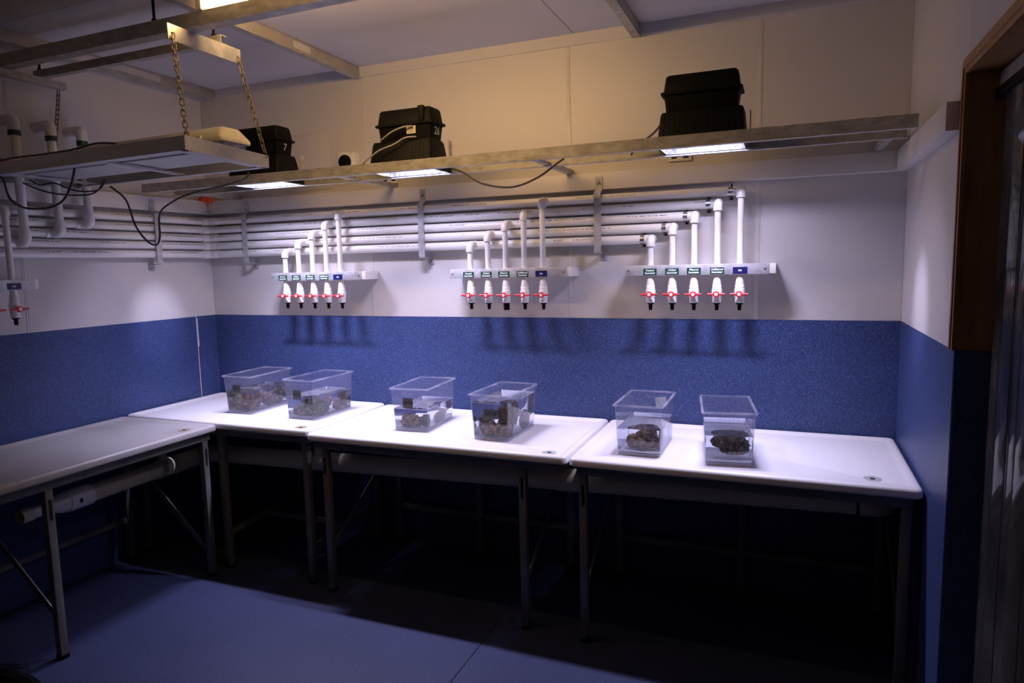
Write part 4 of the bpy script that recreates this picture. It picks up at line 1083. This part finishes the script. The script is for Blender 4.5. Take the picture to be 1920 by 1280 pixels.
coral(A, [(0.02, 0.115, 0.07, 0.05, 0.045, 0.05), (0.05, 0.13, 0.085, 0.03, 0.03, 0.035), (-0.04, 0.11, 0.06, 0.03, 0.03, 0.04)], 4, K_OLIVE, 'olive lumpy coral at the wall end of the leftmost tub', G)
A = tub(1.168, -0.352, -2, Z1, 0.132, 'clear tub with dark green rocks, second from the left wall, dark tape label', 'GF2A', (-0.012, 0.150, 0.062, 0.056), which='in the second tub from the left')
coral(A, [(0.030, -0.105, 0.070, 0.050, 0.045, 0.050), (0.06, -0.09, 0.06, 0.03, 0.04, 0.045)], 5, K_GREEN, 'dark green turfy rock at the front of the second tub from the left', G, 0.3)
coral(A, [(-0.050, -0.125, 0.045, 0.032, 0.03, 0.030), (-0.015, -0.14, 0.038, 0.035, 0.025, 0.025)], 6, K_RED, 'small pinkish brown rock at the front left of the second tub from the left', G, 0.35)
coral(A, [(0.055, -0.02, 0.085, 0.03, 0.035, 0.035), (0.06, -0.045, 0.05, 0.025, 0.03, 0.03)], 7, K_PINK, 'upright pinkish rock behind the green one in the second tub from the left', G)
coral(A, [(0.05, 0.075, 0.050, 0.034, 0.04, 0.032), (0.06, 0.10, 0.065, 0.022, 0.03, 0.028)], 8, K_RED, 'purplish rock towards the back of the second tub from the left', G)
coral(A, [(0.055, 0.150, 0.060, 0.03, 0.022, 0.038)], 9, K_OLIVE, 'olive rock at the wall end of the second tub from the left', G)
A = tub(1.930, -0.393, 4, Z2, 0.125, 'clear half-full tub with low brown rock on the middle table, tape label above water', 'GF4A', (-0.008, 0.160, 0.060, 0.056), which='in the left tub on the middle table')
coral(A, [(-0.025, -0.120, 0.052, 0.045, 0.040, 0.036), (0.012, -0.115, 0.048, 0.035, 0.035, 0.034), (-0.05, -0.12, 0.042, 0.028, 0.03, 0.026)], 10, K_RUST, 'low brown and green rock at the front of the left tub on the middle table', G, 0.32)
coral(A, [(0.070, -0.135, 0.055, 0.020, 0.020, 0.034)], 11, K_GREEN, 'small green rock in the front corner of the left tub on the middle table', G, 0.3)
coral(A, [(0.060, 0.01, 0.045, 0.026, 0.06, 0.030), (0.055, 0.06, 0.05, 0.025, 0.05, 0.034)], 12, K_PINK, 'long pinkish rock along the side of the left tub on the middle table', G)
A = tub(2.447, -0.440, -2, Z2, 0.196, 'clear nearly full tub stacked with brown rocks on the middle table, GF 10 tape label', 'GF 10', (0.010, 0.142, 0.080, 0.050), which='in the fullest tub on the middle table')
coral(A, [(0.010, -0.130, 0.050, 0.050, 0.035, 0.036), (0.055, -0.12, 0.045, 0.032, 0.035, 0.032), (-0.03, -0.135, 0.042, 0.03, 0.028, 0.028)], 13, K_RUST, 'rust coloured rock at the front of the fullest tub', G, 0.32)
coral(A, [(-0.062, -0.09, 0.075, 0.028, 0.045, 0.050), (-0.04, -0.07, 0.06, 0.03, 0.04, 0.04)], 14, K_OLIVE, 'grey brown rock at the left of the fullest tub', G)
coral(A, [(0.045, -0.075, 0.090, 0.030, 0.035, 0.045), (0.040, -0.08, 0.140, 0.026, 0.03, 0.034), (0.055, -0.06, 0.165, 0.02, 0.025, 0.022)], 15, K_DARK, 'tall dark brown rock reaching the water surface in the fullest tub', G, 0.3)
coral(A, [(0.078, -0.06, 0.110, 0.016, 0.025, 0.050), (0.076, -0.05, 0.16, 0.014, 0.022, 0.024)], 16, K_RUST, 'narrow rusty column at the right wall of the fullest tub', G)
coral(A, [(0.070, 0.06, 0.070, 0.025, 0.055, 0.048), (0.06, 0.10, 0.06, 0.025, 0.04, 0.04)], 17, K_PINK, 'pinkish rock towards the back of the fullest tub', G)
A = tub(3.214, -0.490, 0, Z3, 0.128, 'clear tub with one lobed brown coral, pale tape on its far wall', '', (0.040, 0.185, 0.056, 0.050), tape_back=True, which='in the tub with pale tape on its far wall')
coral(A, [(0.030, -0.075, 0.082, 0.042, 0.042, 0.038), (-0.035, -0.085, 0.055, 0.034, 0.036, 0.034), (0.005, -0.105, 0.045, 0.036, 0.034, 0.030), (0.052, -0.085, 0.052, 0.034, 0.036, 0.034), (0.0, -0.06, 0.070, 0.036, 0.036, 0.034)], 18, K_BROWN, 'lobed brown coral in the tub with pale tape on its far wall', G, 0.14, 5.5)
A = tub(3.592, -0.522, 8, Z3, 0.134, 'clear tub with one bumpy dark coral and a green sprig, nearest the doorway', None, None, which='in the tub nearest the doorway')
coral(A, [(0.010, -0.080, 0.088, 0.062, 0.050, 0.036), (0.052, -0.075, 0.072, 0.036, 0.042, 0.038), (-0.035, -0.08, 0.090, 0.036, 0.036, 0.026), (0.015, -0.075, 0.058, 0.048, 0.040, 0.026)], 19, K_DARK, 'bumpy dark brown coral with a green sprig in the tub nearest the doorway', G, 0.20, 6.0, sprig=(0.062, -0.06, 0.095))
for o in bpy.data.objects:
    if o.name.startswith(('tray_top', 'tape_label', 'tub_floor')): o.cycles.is_caustics_receiver = True
